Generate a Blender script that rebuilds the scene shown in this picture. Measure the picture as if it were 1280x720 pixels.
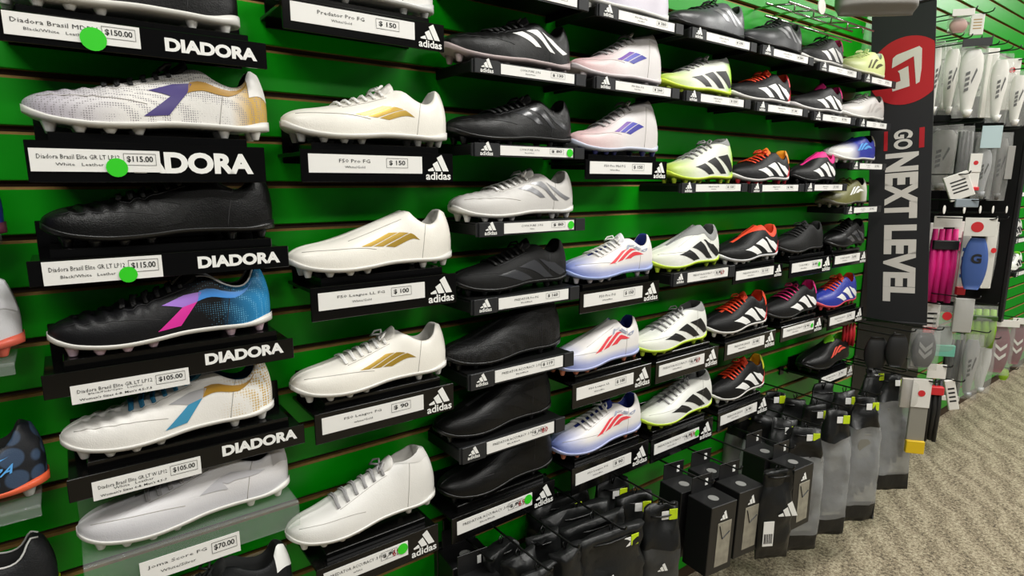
import bpy, math, random
from mathutils import Vector, Matrix, noise

R0 = random.Random(7)
for o in list(bpy.data.objects):
    bpy.data.objects.remove(o)
SC = bpy.context.scene
COL = SC.collection

# ------------------------------------------------------------------ camera
Z0 = 1.58                       # height of the reference groove above the floor
CAMD = 1.10146; CAMZ = Z0 - 0.2255; FPX = 740.0
FW = Vector((0.59273583, 0.78588677, -0.17619937))
RT = Vector((0.79847236, -0.60203083, 0.00088031))
UP = Vector((0.10538563, 0.14121212, 0.98435411))
CAMP = Vector((0, -CAMD, CAMZ))
cd = bpy.data.cameras.new('camera'); cam = bpy.data.objects.new('camera', cd); COL.objects.link(cam)
cam.matrix_world = Matrix(((RT.x, UP.x, -FW.x, CAMP.x), (RT.y, UP.y, -FW.y, CAMP.y), (RT.z, UP.z, -FW.z, CAMP.z), (0, 0, 0, 1)))
cd.sensor_width = 36; cd.lens = 36 * FPX / 1280; cd.clip_start = 0.02; cd.clip_end = 60
SC.camera = cam

# ------------------------------------------------------------------ light
w = bpy.data.worlds.new('world'); SC.world = w; w.use_nodes = True
w.node_tree.nodes['Background'].inputs[0].default_value = (0.95, 0.97, 1.0, 1)
w.node_tree.nodes['Background'].inputs[1].default_value = 0.05
SC.view_settings.view_transform = 'Standard'; SC.view_settings.look = 'None'
SC.view_settings.exposure = 0.22; SC.view_settings.gamma = 1.0; SC.view_settings.use_curve_mapping = False
CEIL = 2.95
LAMPS = [(x, y) for y in (-1.25, -3.2) for x in (-0.6, 1.6, 3.8, 6.0)]
for i, (x, y) in enumerate(LAMPS):
    ld = bpy.data.lights.new('ceiling_lamp', 'AREA'); ld.shape = 'RECTANGLE'; ld.size = 1.15; ld.size_y = 0.5
    ld.energy = (36 if x > 1 else 22) if y > -2 else 20; ld.color = (1.0, 0.985, 0.95)
    lo = bpy.data.objects.new('ceiling_lamp', ld); COL.objects.link(lo); lo.location = (x, y, CEIL - 0.05)

# ------------------------------------------------------------------ helpers
def at(px, py, off):
    r = FW + RT * ((px - 640) / FPX) - UP * ((py - 360) / FPX)
    t = (CAMD - off) / r.y
    return CAMP + r * t
def atX(px, py, X):
    r = FW + RT * ((px - 640) / FPX) - UP * ((py - 360) / FPX)
    return CAMP + r * (X / r.x)
def hexc(h):
    if not isinstance(h, str): return tuple(h)
    h = h.lstrip('#'); c = [int(h[i:i + 2], 16) / 255 for i in (0, 2, 4)]
    return tuple(v / 12.92 if v < .04045 else ((v + .055) / 1.055) ** 2.4 for v in c)

MATS = {}
def mat(name, col, rough=.5, metal=0, spec=.5, bump=0, bscale=200, vary=0, vscale=20, coat=0):
    key = (name, col, rough, bump)
    if key in MATS: return MATS[key]
    m = bpy.data.materials.new(name); m.use_nodes = True; nt = m.node_tree; b = nt.nodes['Principled BSDF']
    c = hexc(col); b.inputs['Base Color'].default_value = (*c, 1); b.inputs['Roughness'].default_value = rough
    b.inputs['Metallic'].default_value = metal; b.inputs['Specular IOR Level'].default_value = spec
    b.inputs['Coat Weight'].default_value = coat
    tc = nt.nodes.new('ShaderNodeTexCoord')
    if vary:
        n = nt.nodes.new('ShaderNodeTexNoise'); n.inputs['Scale'].default_value = vscale; n.inputs['Detail'].default_value = 4
        nt.links.new(tc.outputs['Object'], n.inputs['Vector'])
        mx = nt.nodes.new('ShaderNodeMixRGB'); mx.blend_type = 'MULTIPLY'; mx.inputs[1].default_value = (*c, 1)
        rp = nt.nodes.new('ShaderNodeValToRGB'); rp.color_ramp.elements[0].position = .3; rp.color_ramp.elements[1].position = .7
        lo = 1 - vary; rp.color_ramp.elements[0].color = (lo, lo, lo, 1); rp.color_ramp.elements[1].color = (1, 1, 1, 1)
        nt.links.new(n.outputs['Fac'], rp.inputs['Fac']); mx.inputs[0].default_value = 1
        nt.links.new(rp.outputs['Color'], mx.inputs[2]); nt.links.new(mx.outputs['Color'], b.inputs['Base Color'])
    if bump:
        n2 = nt.nodes.new('ShaderNodeTexNoise'); n2.inputs['Scale'].default_value = bscale; n2.inputs['Detail'].default_value = 3
        nt.links.new(tc.outputs['Object'], n2.inputs['Vector'])
        bp = nt.nodes.new('ShaderNodeBump'); bp.inputs['Strength'].default_value = bump; bp.inputs['Distance'].default_value = .002
        nt.links.new(n2.outputs['Fac'], bp.inputs['Height']); nt.links.new(bp.outputs['Normal'], b.inputs['Normal'])
    MATS[key] = m
    return m
def clear_mat(name, tint=(.9, .92, .92), amount=.75, rough=.12, body=(.75, .77, .77), bw=.0):
    key = (name, 'clear')
    if key in MATS: return MATS[key]
    m = bpy.data.materials.new(name); m.use_nodes = True; nt = m.node_tree; nt.nodes.clear()
    out = nt.nodes.new('ShaderNodeOutputMaterial'); tr = nt.nodes.new('ShaderNodeBsdfTransparent'); gl = nt.nodes.new('ShaderNodeBsdfPrincipled')
    tr.inputs[0].default_value = (*tint, 1); gl.inputs['Base Color'].default_value = (*body, 1); gl.inputs['Roughness'].default_value = rough
    tc = nt.nodes.new('ShaderNodeTexCoord'); n = nt.nodes.new('ShaderNodeTexNoise'); n.inputs['Scale'].default_value = 28; n.inputs['Detail'].default_value = 3
    nt.links.new(tc.outputs['Object'], n.inputs['Vector'])
    bp = nt.nodes.new('ShaderNodeBump'); bp.inputs['Strength'].default_value = .6; bp.inputs['Distance'].default_value = .006
    nt.links.new(n.outputs['Fac'], bp.inputs['Height']); nt.links.new(bp.outputs['Normal'], gl.inputs['Normal'])
    mx = nt.nodes.new('ShaderNodeMixShader'); mx.inputs[0].default_value = 1 - amount
    nt.links.new(tr.outputs[0], mx.inputs[1]); nt.links.new(gl.outputs[0], mx.inputs[2]); nt.links.new(mx.outputs[0], out.inputs[0])
    MATS[key] = m
    return m
def upper_mat(key, base, toe=None, tr=(.0, .1), heel=None, hr=(.2, .3), dots=None, rough=.42, bump=.15, bscale=500, sole_fade=None):
    """printed boot upper: base colour, optional printed toe / heel colour blends and a printed dot mesh"""
    k = ('up', key)
    if k in MATS: return MATS[k]
    m = bpy.data.materials.new('boot_upper_' + key); m['tone'] = list(hexc(base)); m.use_nodes = True; nt = m.node_tree; b = nt.nodes['Principled BSDF']
    tc = nt.nodes.new('ShaderNodeTexCoord'); sx = nt.nodes.new('ShaderNodeSeparateXYZ'); nt.links.new(tc.outputs['Object'], sx.inputs[0])
    rgb = nt.nodes.new('ShaderNodeRGB'); rgb.outputs[0].default_value = (*hexc(base), 1); cur = rgb.outputs[0]
    def blend(fac, col):
        nonlocal cur
        mx = nt.nodes.new('ShaderNodeMixRGB'); nt.links.new(fac, mx.inputs[0]); nt.links.new(cur, mx.inputs[1]); mx.inputs[2].default_value = (*hexc(col), 1); cur = mx.outputs[0]
    def rng(sock, a, c, flip=False):
        mr = nt.nodes.new('ShaderNodeMapRange'); mr.inputs[1].default_value = a; mr.inputs[2].default_value = c
        mr.inputs[3].default_value = 1 if flip else 0; mr.inputs[4].default_value = 0 if flip else 1
        nt.links.new(sock, mr.inputs[0]); return mr.outputs[0]
    if sole_fade: blend(rng(sx.outputs[2], sole_fade[1], sole_fade[2], True), sole_fade[0])
    if toe: blend(rng(sx.outputs[0], tr[0], tr[1], True), toe)
    if heel: blend(rng(sx.outputs[0], hr[0], hr[1]), heel)
    if dots:
        vo = nt.nodes.new('ShaderNodeTexVoronoi'); vo.inputs['Scale'].default_value = dots[1]; vo.inputs['Randomness'].default_value = 0.15
        nt.links.new(tc.outputs['Object'], vo.inputs['Vector'])
        f = rng(vo.outputs['Distance'], dots[2], dots[2] + .08, len(dots) > 3 and dots[3])
        if len(dots) > 5:
            mu = nt.nodes.new('ShaderNodeMath'); mu.operation = 'MULTIPLY'; nt.links.new(f, mu.inputs[0]); nt.links.new(rng(sx.outputs[0], dots[4], dots[5], dots[4] > dots[5] and False), mu.inputs[1]); f = mu.outputs[0]
        blend(f, dots[0])
    nt.links.new(cur, b.inputs['Base Color']); b.inputs['Roughness'].default_value = rough
    b.inputs['Specular IOR Level'].default_value = .28 if sum(hexc(base)) < .2 else .5
    if bump:
        n2 = nt.nodes.new('ShaderNodeTexNoise'); n2.inputs['Scale'].default_value = bscale; nt.links.new(tc.outputs['Object'], n2.inputs['Vector'])
        n3 = nt.nodes.new('ShaderNodeTexNoise'); n3.inputs['Scale'].default_value = 38; n3.inputs['Detail'].default_value = 2; nt.links.new(tc.outputs['Object'], n3.inputs['Vector'])
        ad = nt.nodes.new('ShaderNodeMath'); ad.operation = 'MULTIPLY_ADD'; nt.links.new(n3.outputs['Fac'], ad.inputs[0]); ad.inputs[1].default_value = 2.2; nt.links.new(n2.outputs['Fac'], ad.inputs[2])
        bp = nt.nodes.new('ShaderNodeBump'); bp.inputs['Strength'].default_value = bump; bp.inputs['Distance'].default_value = .002
        nt.links.new(ad.outputs[0], bp.inputs['Height']); nt.links.new(bp.outputs['Normal'], b.inputs['Normal'])
    MATS[k] = m
    return m

class MB:
    """collects faces for one mesh object"""
    def __init__(s): s.v = []; s.f = []; s.m = []
    def face(s, idx, mi=0): s.f.append(idx); s.m.append(mi)
    def box(s, x0, x1, y0, y1, z0, z1, mi=0, top=None):
        n = len(s.v); s.v += [(x, y, z) for z in (z0, z1) for y in (y0, y1) for x in (x0, x1)]
        for k, q in enumerate(((0, 2, 3, 1), (4, 5, 7, 6), (0, 1, 5, 4), (2, 6, 7, 3), (0, 4, 6, 2), (1, 3, 7, 5))):
            s.face([n + i for i in q], top if (top is not None and k == 1) else mi)
        return s
    def bbox(s, x0, x1, y0, y1, z0, z1, b=.002, mi=0):
        """box with chamfered edges"""
        n = len(s.v); c = ((x0, x1), (y0, y1), (z0, z1)); idx = {}
        for sx in (0, 1):
            for sy in (0, 1):
                for sz in (0, 1):
                    for ax in range(3):
                        p = [c[0][sx], c[1][sy], c[2][sz]]; sg = (sx, sy, sz)
                        for k in range(3):
                            if k != ax: p[k] += b if sg[k] == 0 else -b
                        idx[sx, sy, sz, ax] = len(s.v); s.v.append(tuple(p))
        for ax in range(3):
            u, v = (ax + 1) % 3, (ax + 2) % 3
            for sd in (0, 1):
                q = []
                for a, bb in ((0, 0), (1, 0), (1, 1), (0, 1)):
                    g = [0, 0, 0]; g[ax] = sd; g[u] = a; g[v] = bb; q.append(idx[g[0], g[1], g[2], ax])
                s.face(q if sd else q[::-1], mi)
            for a in (0, 1):
                for bb in (0, 1):
                    g0 = [0, 0, 0]; g0[u] = a; g0[v] = bb; g1 = list(g0); g1[ax] = 1
                    q = [idx[(*g0, u)], idx[(*g0, v)], idx[(*g1, v)], idx[(*g1, u)]]
                    s.face(q if (a == bb) else q[::-1], mi)
        for sx in (0, 1):
            for sy in (0, 1):
                for sz in (0, 1):
                    q = [idx[sx, sy, sz, k] for k in range(3)]; s.face(q if (sx + sy + sz) % 2 else q[::-1], mi)
        return s
    def grid(s, rows, mi=0, mfun=None, closed=False, flip=False):
        n = len(s.v); R = len(rows); C = len(rows[0])
        for r in rows: s.v += [tuple(p) for p in r]
        for i in range(R - 1):
            for j in range(C if closed else C - 1):
                k = (j + 1) % C; q = [n + i * C + j, n + i * C + k, n + (i + 1) * C + k, n + (i + 1) * C + j]
                s.face(q[::-1] if flip else q, mfun(i, j) if mfun else mi)
        return n
    def tube(s, pts, r, seg=6, mi=0, caps=True, flat=1.0):
        pts = [Vector(p) for p in pts]; rows = []
        ref = Vector((0, 0, 1))
        for i, p in enumerate(pts):
            d = (pts[min(i + 1, len(pts) - 1)] - pts[max(i - 1, 0)]).normalized()
            if abs(d.dot(ref)) > .95: a = Vector((1, 0, 0))
            else: a = ref
            u = d.cross(a).normalized(); v = u.cross(d).normalized()
            rr = r[i] if isinstance(r, (list, tuple)) else r
            rows.append([p + (u * math.cos(k * 2 * math.pi / seg) + v * flat * math.sin(k * 2 * math.pi / seg)) * rr for k in range(seg)])
        n = s.grid(rows, mi, closed=True)
        if caps: s.face([n + k for k in range(seg)][::-1], mi); s.face([n + (len(pts) - 1) * seg + k for k in range(seg)], mi)
        return s
    def disc(s, c, r, ax=(0, -1, 0), th=.001, seg=16, mi=0, sx=1.0):
        c = Vector(c); ax = Vector(ax).normalized(); u = ax.cross(Vector((0, 0, 1)))
        if u.length < .1: u = Vector((1, 0, 0))
        u.normalize(); v = u.cross(ax)
        ring = [u * (r * sx * math.cos(k * 2 * math.pi / seg)) + v * (r * math.sin(k * 2 * math.pi / seg)) for k in range(seg)]
        n = len(s.v); s.v += [tuple(c + q) for q in ring] + [tuple(c + q + ax * th) for q in ring]
        s.face([n + seg + k for k in range(seg)], mi); s.face([n + k for k in range(seg)][::-1], mi)
        for k in range(seg): s.face([n + k, n + (k + 1) % seg, n + seg + (k + 1) % seg, n + seg + k], mi)
        return s
    def prism(s, poly, y0, y1, mi=0):
        """polygon in xz extruded along y (y0 front)"""
        n = len(s.v); k = len(poly); s.v += [(p[0], y0, p[1]) for p in poly] + [(p[0], y1, p[1]) for p in poly]
        s.face([n + i for i in range(k)], mi); s.face([n + k + i for i in range(k)][::-1], mi)
        for i in range(k): s.face([n + i, n + (i + 1) % k, n + k + (i + 1) % k, n + k + i][::-1], mi)
        return s
    def mesh(s, name, mats, smooth=True):
        me = bpy.data.meshes.new(name); me.from_pydata(s.v, [], s.f)
        for m in (mats if isinstance(mats, (list, tuple)) else [mats]): me.materials.append(m)
        me.polygons.foreach_set('material_index', s.m)
        if smooth: me.polygons.foreach_set('use_smooth', [True] * len(s.f))
        me.update(); return me
    def build(s, name, mats, parent=None, loc=(0, 0, 0), smooth=False, rot=None):
        return link(name, s.mesh(name, mats, smooth), parent, loc, rot)
def link(name, me, parent=None, loc=(0, 0, 0), rot=None, scale=None):
    o = bpy.data.objects.new(name, me); COL.objects.link(o); o.parent = parent; o.location = loc
    if rot: o.rotation_euler = rot
    if scale: o.scale = scale
    return o
def tag(o, label=None, cat=None, group=None, kind=None):
    for k, v in (('label', label), ('category', cat), ('group', group), ('kind', kind)):
        if v: o[k] = v
    return o
def empty(name, loc=(0, 0, 0), label=None, cat=None, group=None, rot=None):
    o = bpy.data.objects.new(name, None); COL.objects.link(o); o.location = loc; o.empty_display_size = .05
    if rot: o.rotation_euler = rot
    return tag(o, label, cat, group)

TXT = {}
def text(s, parent, x, z, y, width=None, height=None, material=None, name='lettering', bold=.0, align='L', rot=0.0):
    """flat lettering facing -Y, fitted to a width and/or a cap height, lower left at x, z"""
    k = (s, bold, material.name)
    if k not in TXT:
        c = bpy.data.curves.new('t', 'FONT'); c.body = s; c.resolution_u = 4 if bold >= .02 else 1; c.offset = bold
        o = bpy.data.objects.new('t', c); me = bpy.data.meshes.new_from_object(o)
        bpy.data.objects.remove(o); bpy.data.curves.remove(c)
        xs = [v.co.x for v in me.vertices]; ys = [v.co.y for v in me.vertices]
        x0, x1 = min(xs), max(xs); base = 0 if min(ys) > -.05 else min(ys); y0 = min(ys); y1 = max(ys)
        for v in me.vertices: v.co.x -= x0; v.co.y -= y0
        me.name = name; me.materials.clear(); me.materials.append(material); TXT[k] = (me, x1 - x0, y1 - y0)
    me, W, H = TXT[k]
    sx = width / W if width else None; sy = height / H if height else None
    sx = sx or sy; sy = sy or sx
    o = link(name, me, parent, (x, y, z), (math.pi / 2, rot, 0), (sx, sy, 1))
    return o
def interp(pts, t):
    if t <= pts[0][0]: return pts[0][1]
    if t >= pts[-1][0]: return pts[-1][1]
    for i in range(len(pts) - 1):
        if t <= pts[i + 1][0]:
            (t0, a), (t1, b) = pts[i], pts[i + 1]
            m0 = (b - pts[i - 1][1]) / (t1 - pts[i - 1][0]) if i else (b - a) / (t1 - t0)
            m1 = (pts[i + 2][1] - a) / (pts[i + 2][0] - t0) if i + 2 < len(pts) else (b - a) / (t1 - t0)
            h = t1 - t0; u = (t - t0) / h
            return (2 * u**3 - 3 * u**2 + 1) * a + (u**3 - 2 * u**2 + u) * h * m0 + (-2 * u**3 + 3 * u**2) * b + (u**3 - u**2) * h * m1
def sstep(a, b, x):
    u = max(0, min(1, (x - a) / (b - a))); return u * u * (3 - 2 * u)

# ------------------------------------------------------------------ common materials
M_black = mat('gloss_black_acrylic', '090909', .14, spec=.4)
M_blackm = mat('matte_black_plastic', '0a0a0a', .5, spec=.3)
M_grey = mat('charcoal_plastic', '262729', .45, spec=.35)
M_white = mat('white_print', 'f2f2ee', .5)
M_card = mat('white_price_card', 'efeeea', .45)
M_ink = mat('black_ink', '161616', .6)
M_red_ink = mat('red_ink', 'a3202a', .6)
M_green_dot = mat('green_sticker', '2fd01e', .45)
M_chrome = mat('chrome_wire', 'c8c8c8', .2, metal=1)
M_hook = mat('black_wire', '101010', .35)
M_lime_tag = mat('lime_tag', 'c6e016', .5)
M_clear = clear_mat('clear_plastic_film', amount=.72)
M_acryl = clear_mat('clear_acrylic', tint=(.94, .96, .94), amount=.9, rough=.06)

# ------------------------------------------------------------------ structure: slat wall, floor, ceiling
PITCH = .0762
wall = MB().box(-1.6, 7.2, .012, .06, 0, CEIL).build('wall_back', mat('groove_board', '3a2712', .8))
tag(wall, 'green slatwall with horizontal grooves behind the boot display', kind='structure')
M_slat = mat('green_laminate', '05990a', .33, spec=.3, vary=.10, vscale=2.2)
M_mdf = mat('raw_fibreboard_edge', '8a6a30', .8, vary=.3, vscale=60)
GAP = .0085
slat_me = MB()
prof = [(.012, 0), (.0022, 0), (0, .0015), (0, PITCH - GAP - .004), (.003, PITCH - GAP), (.012, PITCH - GAP)]
for x in (0, 8.8): slat_me.v += [(x, p[0], p[1]) for p in prof]
for i in range(6):
    j = (i + 1) % 6; slat_me.face([i, j, 6 + j, 6 + i][::-1], 0 if i in (1, 2) else 1)
slat_me.face(list(range(6)), 1); slat_me.face([6 + i for i in range(6)][::-1], 1)
slat_me = slat_me.mesh('slat', [M_slat, M_mdf], smooth=False)
for i in range(-17, 20):
    zt = Z0 - i * PITCH - GAP / 2          # slat i hangs below groove i
    link('slat', slat_me, wall, (-1.6, 0, zt - (PITCH - GAP)))
# floor carpet
fm = mat('loop_carpet', '8f8575', .95); nt = fm.node_tree; bs = nt.nodes['Principled BSDF']
tc = nt.nodes.new('ShaderNodeTexCoord'); mp = nt.nodes.new('ShaderNodeMapping'); mp.inputs['Rotation'].default_value = (0, 0, .9)
nt.links.new(tc.outputs['Object'], mp.inputs[0])
wv = nt.nodes.new('ShaderNodeTexWave'); wv.inputs['Scale'].default_value = 3.0; wv.inputs['Distortion'].default_value = 7; wv.inputs['Detail'].default_value = 3; wv.inputs['Detail Scale'].default_value = 1.6
nt.links.new(mp.outputs[0], wv.inputs['Vector'])
n1 = nt.nodes.new('ShaderNodeTexNoise'); n1.inputs['Scale'].default_value = 85; n1.inputs['Detail'].default_value = 3; nt.links.new(tc.outputs['Object'], n1.inputs['Vector'])
ad = nt.nodes.new('ShaderNodeMath'); ad.operation = 'MULTIPLY_ADD'; ad.inputs[1].default_value = .075; nt.links.new(wv.outputs['Fac'], ad.inputs[0]); 
mu = nt.nodes.new('ShaderNodeMath'); mu.operation = 'MULTIPLY'; mu.inputs[1].default_value = .55; nt.links.new(n1.outputs['Fac'], mu.inputs[0]); nt.links.new(mu.outputs[0], ad.inputs[2])
n4 = nt.nodes.new('ShaderNodeTexNoise'); n4.inputs['Scale'].default_value = 210; n4.inputs['Detail'].default_value = 2; nt.links.new(tc.outputs['Object'], n4.inputs['Vector'])
m4 = nt.nodes.new('ShaderNodeMath'); m4.operation = 'MULTIPLY_ADD'; m4.inputs[1].default_value = .45; nt.links.new(n4.outputs['Fac'], m4.inputs[0]); nt.links.new(ad.outputs[0], m4.inputs[2]); ad = m4
rp = nt.nodes.new('ShaderNodeValToRGB'); e = rp.color_ramp.elements; e[0].position = .40; e[1].position = .70
e[0].color = (*hexc('4a4034'), 1); e[1].color = (*hexc('c2b79f'), 1); ne = e.new(.54); ne.color = (*hexc('93866f'), 1)
nt.links.new(ad.outputs[0], rp.inputs[0]); nt.links.new(rp.outputs[0], bs.inputs['Base Color'])
bp = nt.nodes.new('ShaderNodeBump'); bp.inputs['Strength'].default_value = .8; bp.inputs['Distance'].default_value = .006
nt.links.new(ad.outputs[0], bp.inputs['Height']); nt.links.new(bp.outputs[0], bs.inputs['Normal'])
fl = MB().box(-1.6, 7.2, -5, .06, -.05, 0).build('floor', fm); tag(fl, 'beige brown loop carpet with wavy relief', kind='structure')
ce = MB().box(-1.6, 7.2, -5, .06, CEIL, CEIL + .05).build('ceiling', mat('ceiling_tile', 'd8d6d0', .9)); tag(ce, kind='structure')
M_diff = bpy.data.materials.new('lamp_diffuser'); M_diff.use_nodes = True
M_diff.node_tree.nodes['Principled BSDF'].inputs['Emission Color'].default_value = (1, .98, .95, 1); M_diff.node_tree.nodes['Principled BSDF'].inputs['Emission Strength'].default_value = 2
for (x, y) in LAMPS:
    t = empty('ceiling_light', (x, y, CEIL), 'white recessed ceiling panel ' + ('close to the boot wall' if y > -2 else 'farther from the boot wall') + {-.6: ', at the long black stands', 1.6: ', above the red-barred boots', 3.8: ', above the shin guards', 6.0: ', past the end panel'}[x], 'ceiling light', 'ceiling light panels')
    m = MB(); m.box(-.62, .62, -.3, -.27, -.02, 0); m.box(-.62, .62, .27, .3, -.02, 0); m.box(-.62, -.59, -.27, .27, -.02, 0); m.box(.59, .62, -.27, .27, -.02, 0)
    m.build('frame', M_white, t); MB().box(-.59, .59, -.27, .27, -.012, 0).build('diffuser', M_diff, t)

# ------------------------------------------------------------------ boots
HW = [(0, .004), (.008, .013), (.025, .0215), (.06, .030), (.12, .0375), (.22, .0445), (.32, .0465), (.42, .0435), (.55, .0375), (.68, .0345), (.8, .0345), (.89, .0315), (.95, .0255), (.985, .0165), (1, .006)]
ZB = [(0, .031), (.04, .0235), (.12, .0165), (.25, .0125), (.4, .0140), (.55, .0180), (.7, .0180), (.88, .0165), (1, .0205)]
TOE = [(0, .036), (.012, .0425), (.04, .0485), (.1, .053), (.2, .058)]
HP = {
 'low': (TOE + [(.3, .0645), (.4, .073), (.5, .083), (.58, .0915), (.645, .097), (.69, .0955), (.75, .084), (.81, .077), (.86, .0775), (.90, .085), (.935, .097), (.965, .1035), (1, .098)], .61),
 'slip': (TOE + [(.3, .066), (.4, .077), (.5, .0885), (.6, .100), (.665, .1075), (.70, .1075), (.74, .094), (.79, .0845), (.845, .0825), (.89, .090), (.93, .102), (.965, .108), (1, .102)], .67),
 'sock': (TOE + [(.3, .068), (.4, .080), (.5, .092), (.6, .103), (.68, .109), (.75, .112), (.83, .116), (.90, .1215), (.955, .125), (1, .120)], .66),
 'mid': (TOE + [(.3, .070), (.4, .085), (.5, .102), (.6, .117), (.68, .126), (.75, .130), (.83, .134), (.90, .138), (.955, .140), (1, .135)], .67),
}
class Last:
    def __init__(s, L, style, quilt=0, wide=1.0, hs=1.0):
        s.L = L; s.k = L / .30; s.Hp, s.tO = HP[style]; s.quilt = quilt; s.wide = wide; s.hs = hs; s.style = style
    def hw(s, t): return interp(HW, t) * s.wide * s.k
    def zb(s, t): return interp(ZB, t)
    def H(s, t): return interp(s.Hp, t) * s.hs
    def yc(s, t):
        o = .12 + .50 * sstep(s.tO - .04, s.tO + .12, t) - .22 * sstep(.9, .985, t) + .3 * sstep(.985, 1, t)
        return o * s.hw(t)
    def dep(s, t): return sstep(s.tO - .005, s.tO + .05, t) * (1 - sstep(.915, .962, t))
    def xx(s, t, z):
        x = t * s.L
        x -= sstep(.72, 1, t) * .0095 * ((z - .045) / .05) ** 2 * (1 if z > .045 else .45)
        return x + sstep(.12, 0, t) * max(0, z - .04) * .55
    def side(s, t, u, sg, off=0):
        """u 0 at the sole edge .. 1 at the collar / lace edge, sg -1 is the side facing out of the wall"""
        def P(t, u):
            ph = u * math.pi / 2; b = sstep(.25, .5, t); p = .72 + .22 * b; q = .80 + .15 * b
            yc, hw, zb, H = s.yc(t), s.hw(t), s.zb(t), s.H(t)
            c, d = max(math.cos(ph), 1e-6), math.sin(ph)
            y = yc + (hw - yc) * c ** p * (1 + .035 * math.sin(2 * ph)); z = zb + (H - zb) * d ** q
            if s.quilt and .06 < t < .47:
                z += s.quilt * .0026 * math.sin(2 * math.pi * (t * 15 + u * 1.1)) * sstep(.35, .6, u) * sstep(.06, .12, t) * (1 - sstep(.40, .47, t))
            return Vector((s.xx(t, z), sg * y, z))
        p = P(t, u)
        if off:
            e = .004; a = P(min(1, t + e), u) - P(max(0, t - e), u); b = P(t, min(1, u + e)) - P(t, max(0, u - e))
            n = a.cross(b); 
            if n.length > 0:
                n.normalize()
                if n.y * sg < 0 and abs(n.y) > .05: n = -n
                elif n.z < 0 and abs(n.y) <= .05: n = -n
                p = p + n * off
        return p
    def top(s, t, v):
        """across the strip between both collar edges, v -1..1"""
        yc, H, zb, d = s.yc(t), s.H(t), s.zb(t), s.dep(t)
        z = H + .0012 * (1 - v * v) * (1 - d) - d * (H - zb - .012) * (1 - abs(v) ** 4)
        return Vector((s.xx(t, H if d < .5 else z), yc * v * (1 - .1 * d), z))

def patch(mb, last, c, off=.0007, n=10, m=4, bow=0.0, mi=0, sg=-1):
    """four corners (t, u): a bottom-start, b bottom-end, c top-end, d top-start -> film on the boot's side"""
    a, b, cc, d = c; rows = []
    for i in range(m + 1):
        v = i / m; row = []
        for j in range(n + 1):
            h = j / n
            t = (a[0] * (1 - h) + b[0] * h) * (1 - v) + (d[0] * (1 - h) + cc[0] * h) * v
            u = (a[1] * (1 - h) + b[1] * h) * (1 - v) + (d[1] * (1 - h) + cc[1] * h) * v
            t += bow * math.sin(math.pi * h)
            row.append(last.side(t, min(.985, max(.01, u)), sg, off))
        rows.append(row)
    mb.grid(rows, mi, flip=True)
STRIPES = {
 # each stripe: corners low-left, low-right, up-right, up-left, in (t, u)
 'pred': ([((.50, .05), (.60, .05), (.43, .36), (.27, .34)), ((.715, .05), (.80, .06), (.625, .40), (.48, .37)), ((.875, .08), (.945, .09), (.82, .43), (.67, .40))], .0),
 'gold': ([((.42 + .075 * k, .335 - .065 * k), (.60 + .07 * k, .425 - .060 * k), (.54 + .07 * k, .478 - .060 * k), (.36 + .075 * k, .388 - .065 * k)) for k in range(3)], .0),
 'slant': ([((.36 + .105 * k, .30 - .02 * k), (.435 + .105 * k, .285 - .02 * k), (.61 + .10 * k, .485 - .02 * k), (.55 + .10 * k, .50 - .02 * k)) for k in range(3)], .0),
 'copa': ([((.635 + .12 * k, .22), (.68 + .12 * k, .22), (.54 + .12 * k, .57), (.455 + .12 * k, .57)) for k in range(3)], .0),
 'thin': ([((.36 + .13 * k, .14), (.42 + .13 * k, .14), (.58 + .13 * k, .44), (.52 + .13 * k, .44)) for k in range(3)], .0),
}
stud_cache = {}
def stud_mesh(h, material, blade):
    k = (round(h, 4), material.name, blade)
    if k not in stud_cache:
        m = MB(); rows = []
        for z, r in ((h + .003, .0088), (h * .6, .0064), (.0015, .0048), (0, .0040)):
            rows.append([(math.cos(a * math.pi / 4) * r * blade, math.sin(a * math.pi / 4) * r, z) for a in range(8)])
        n = m.grid(rows, closed=True, flip=True); m.face([n + 24 + a for a in range(8)][::-1]); m.face([n + a for a in range(8)])
        stud_cache[k] = m.mesh('stud', material)
    return stud_cache[k]

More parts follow.
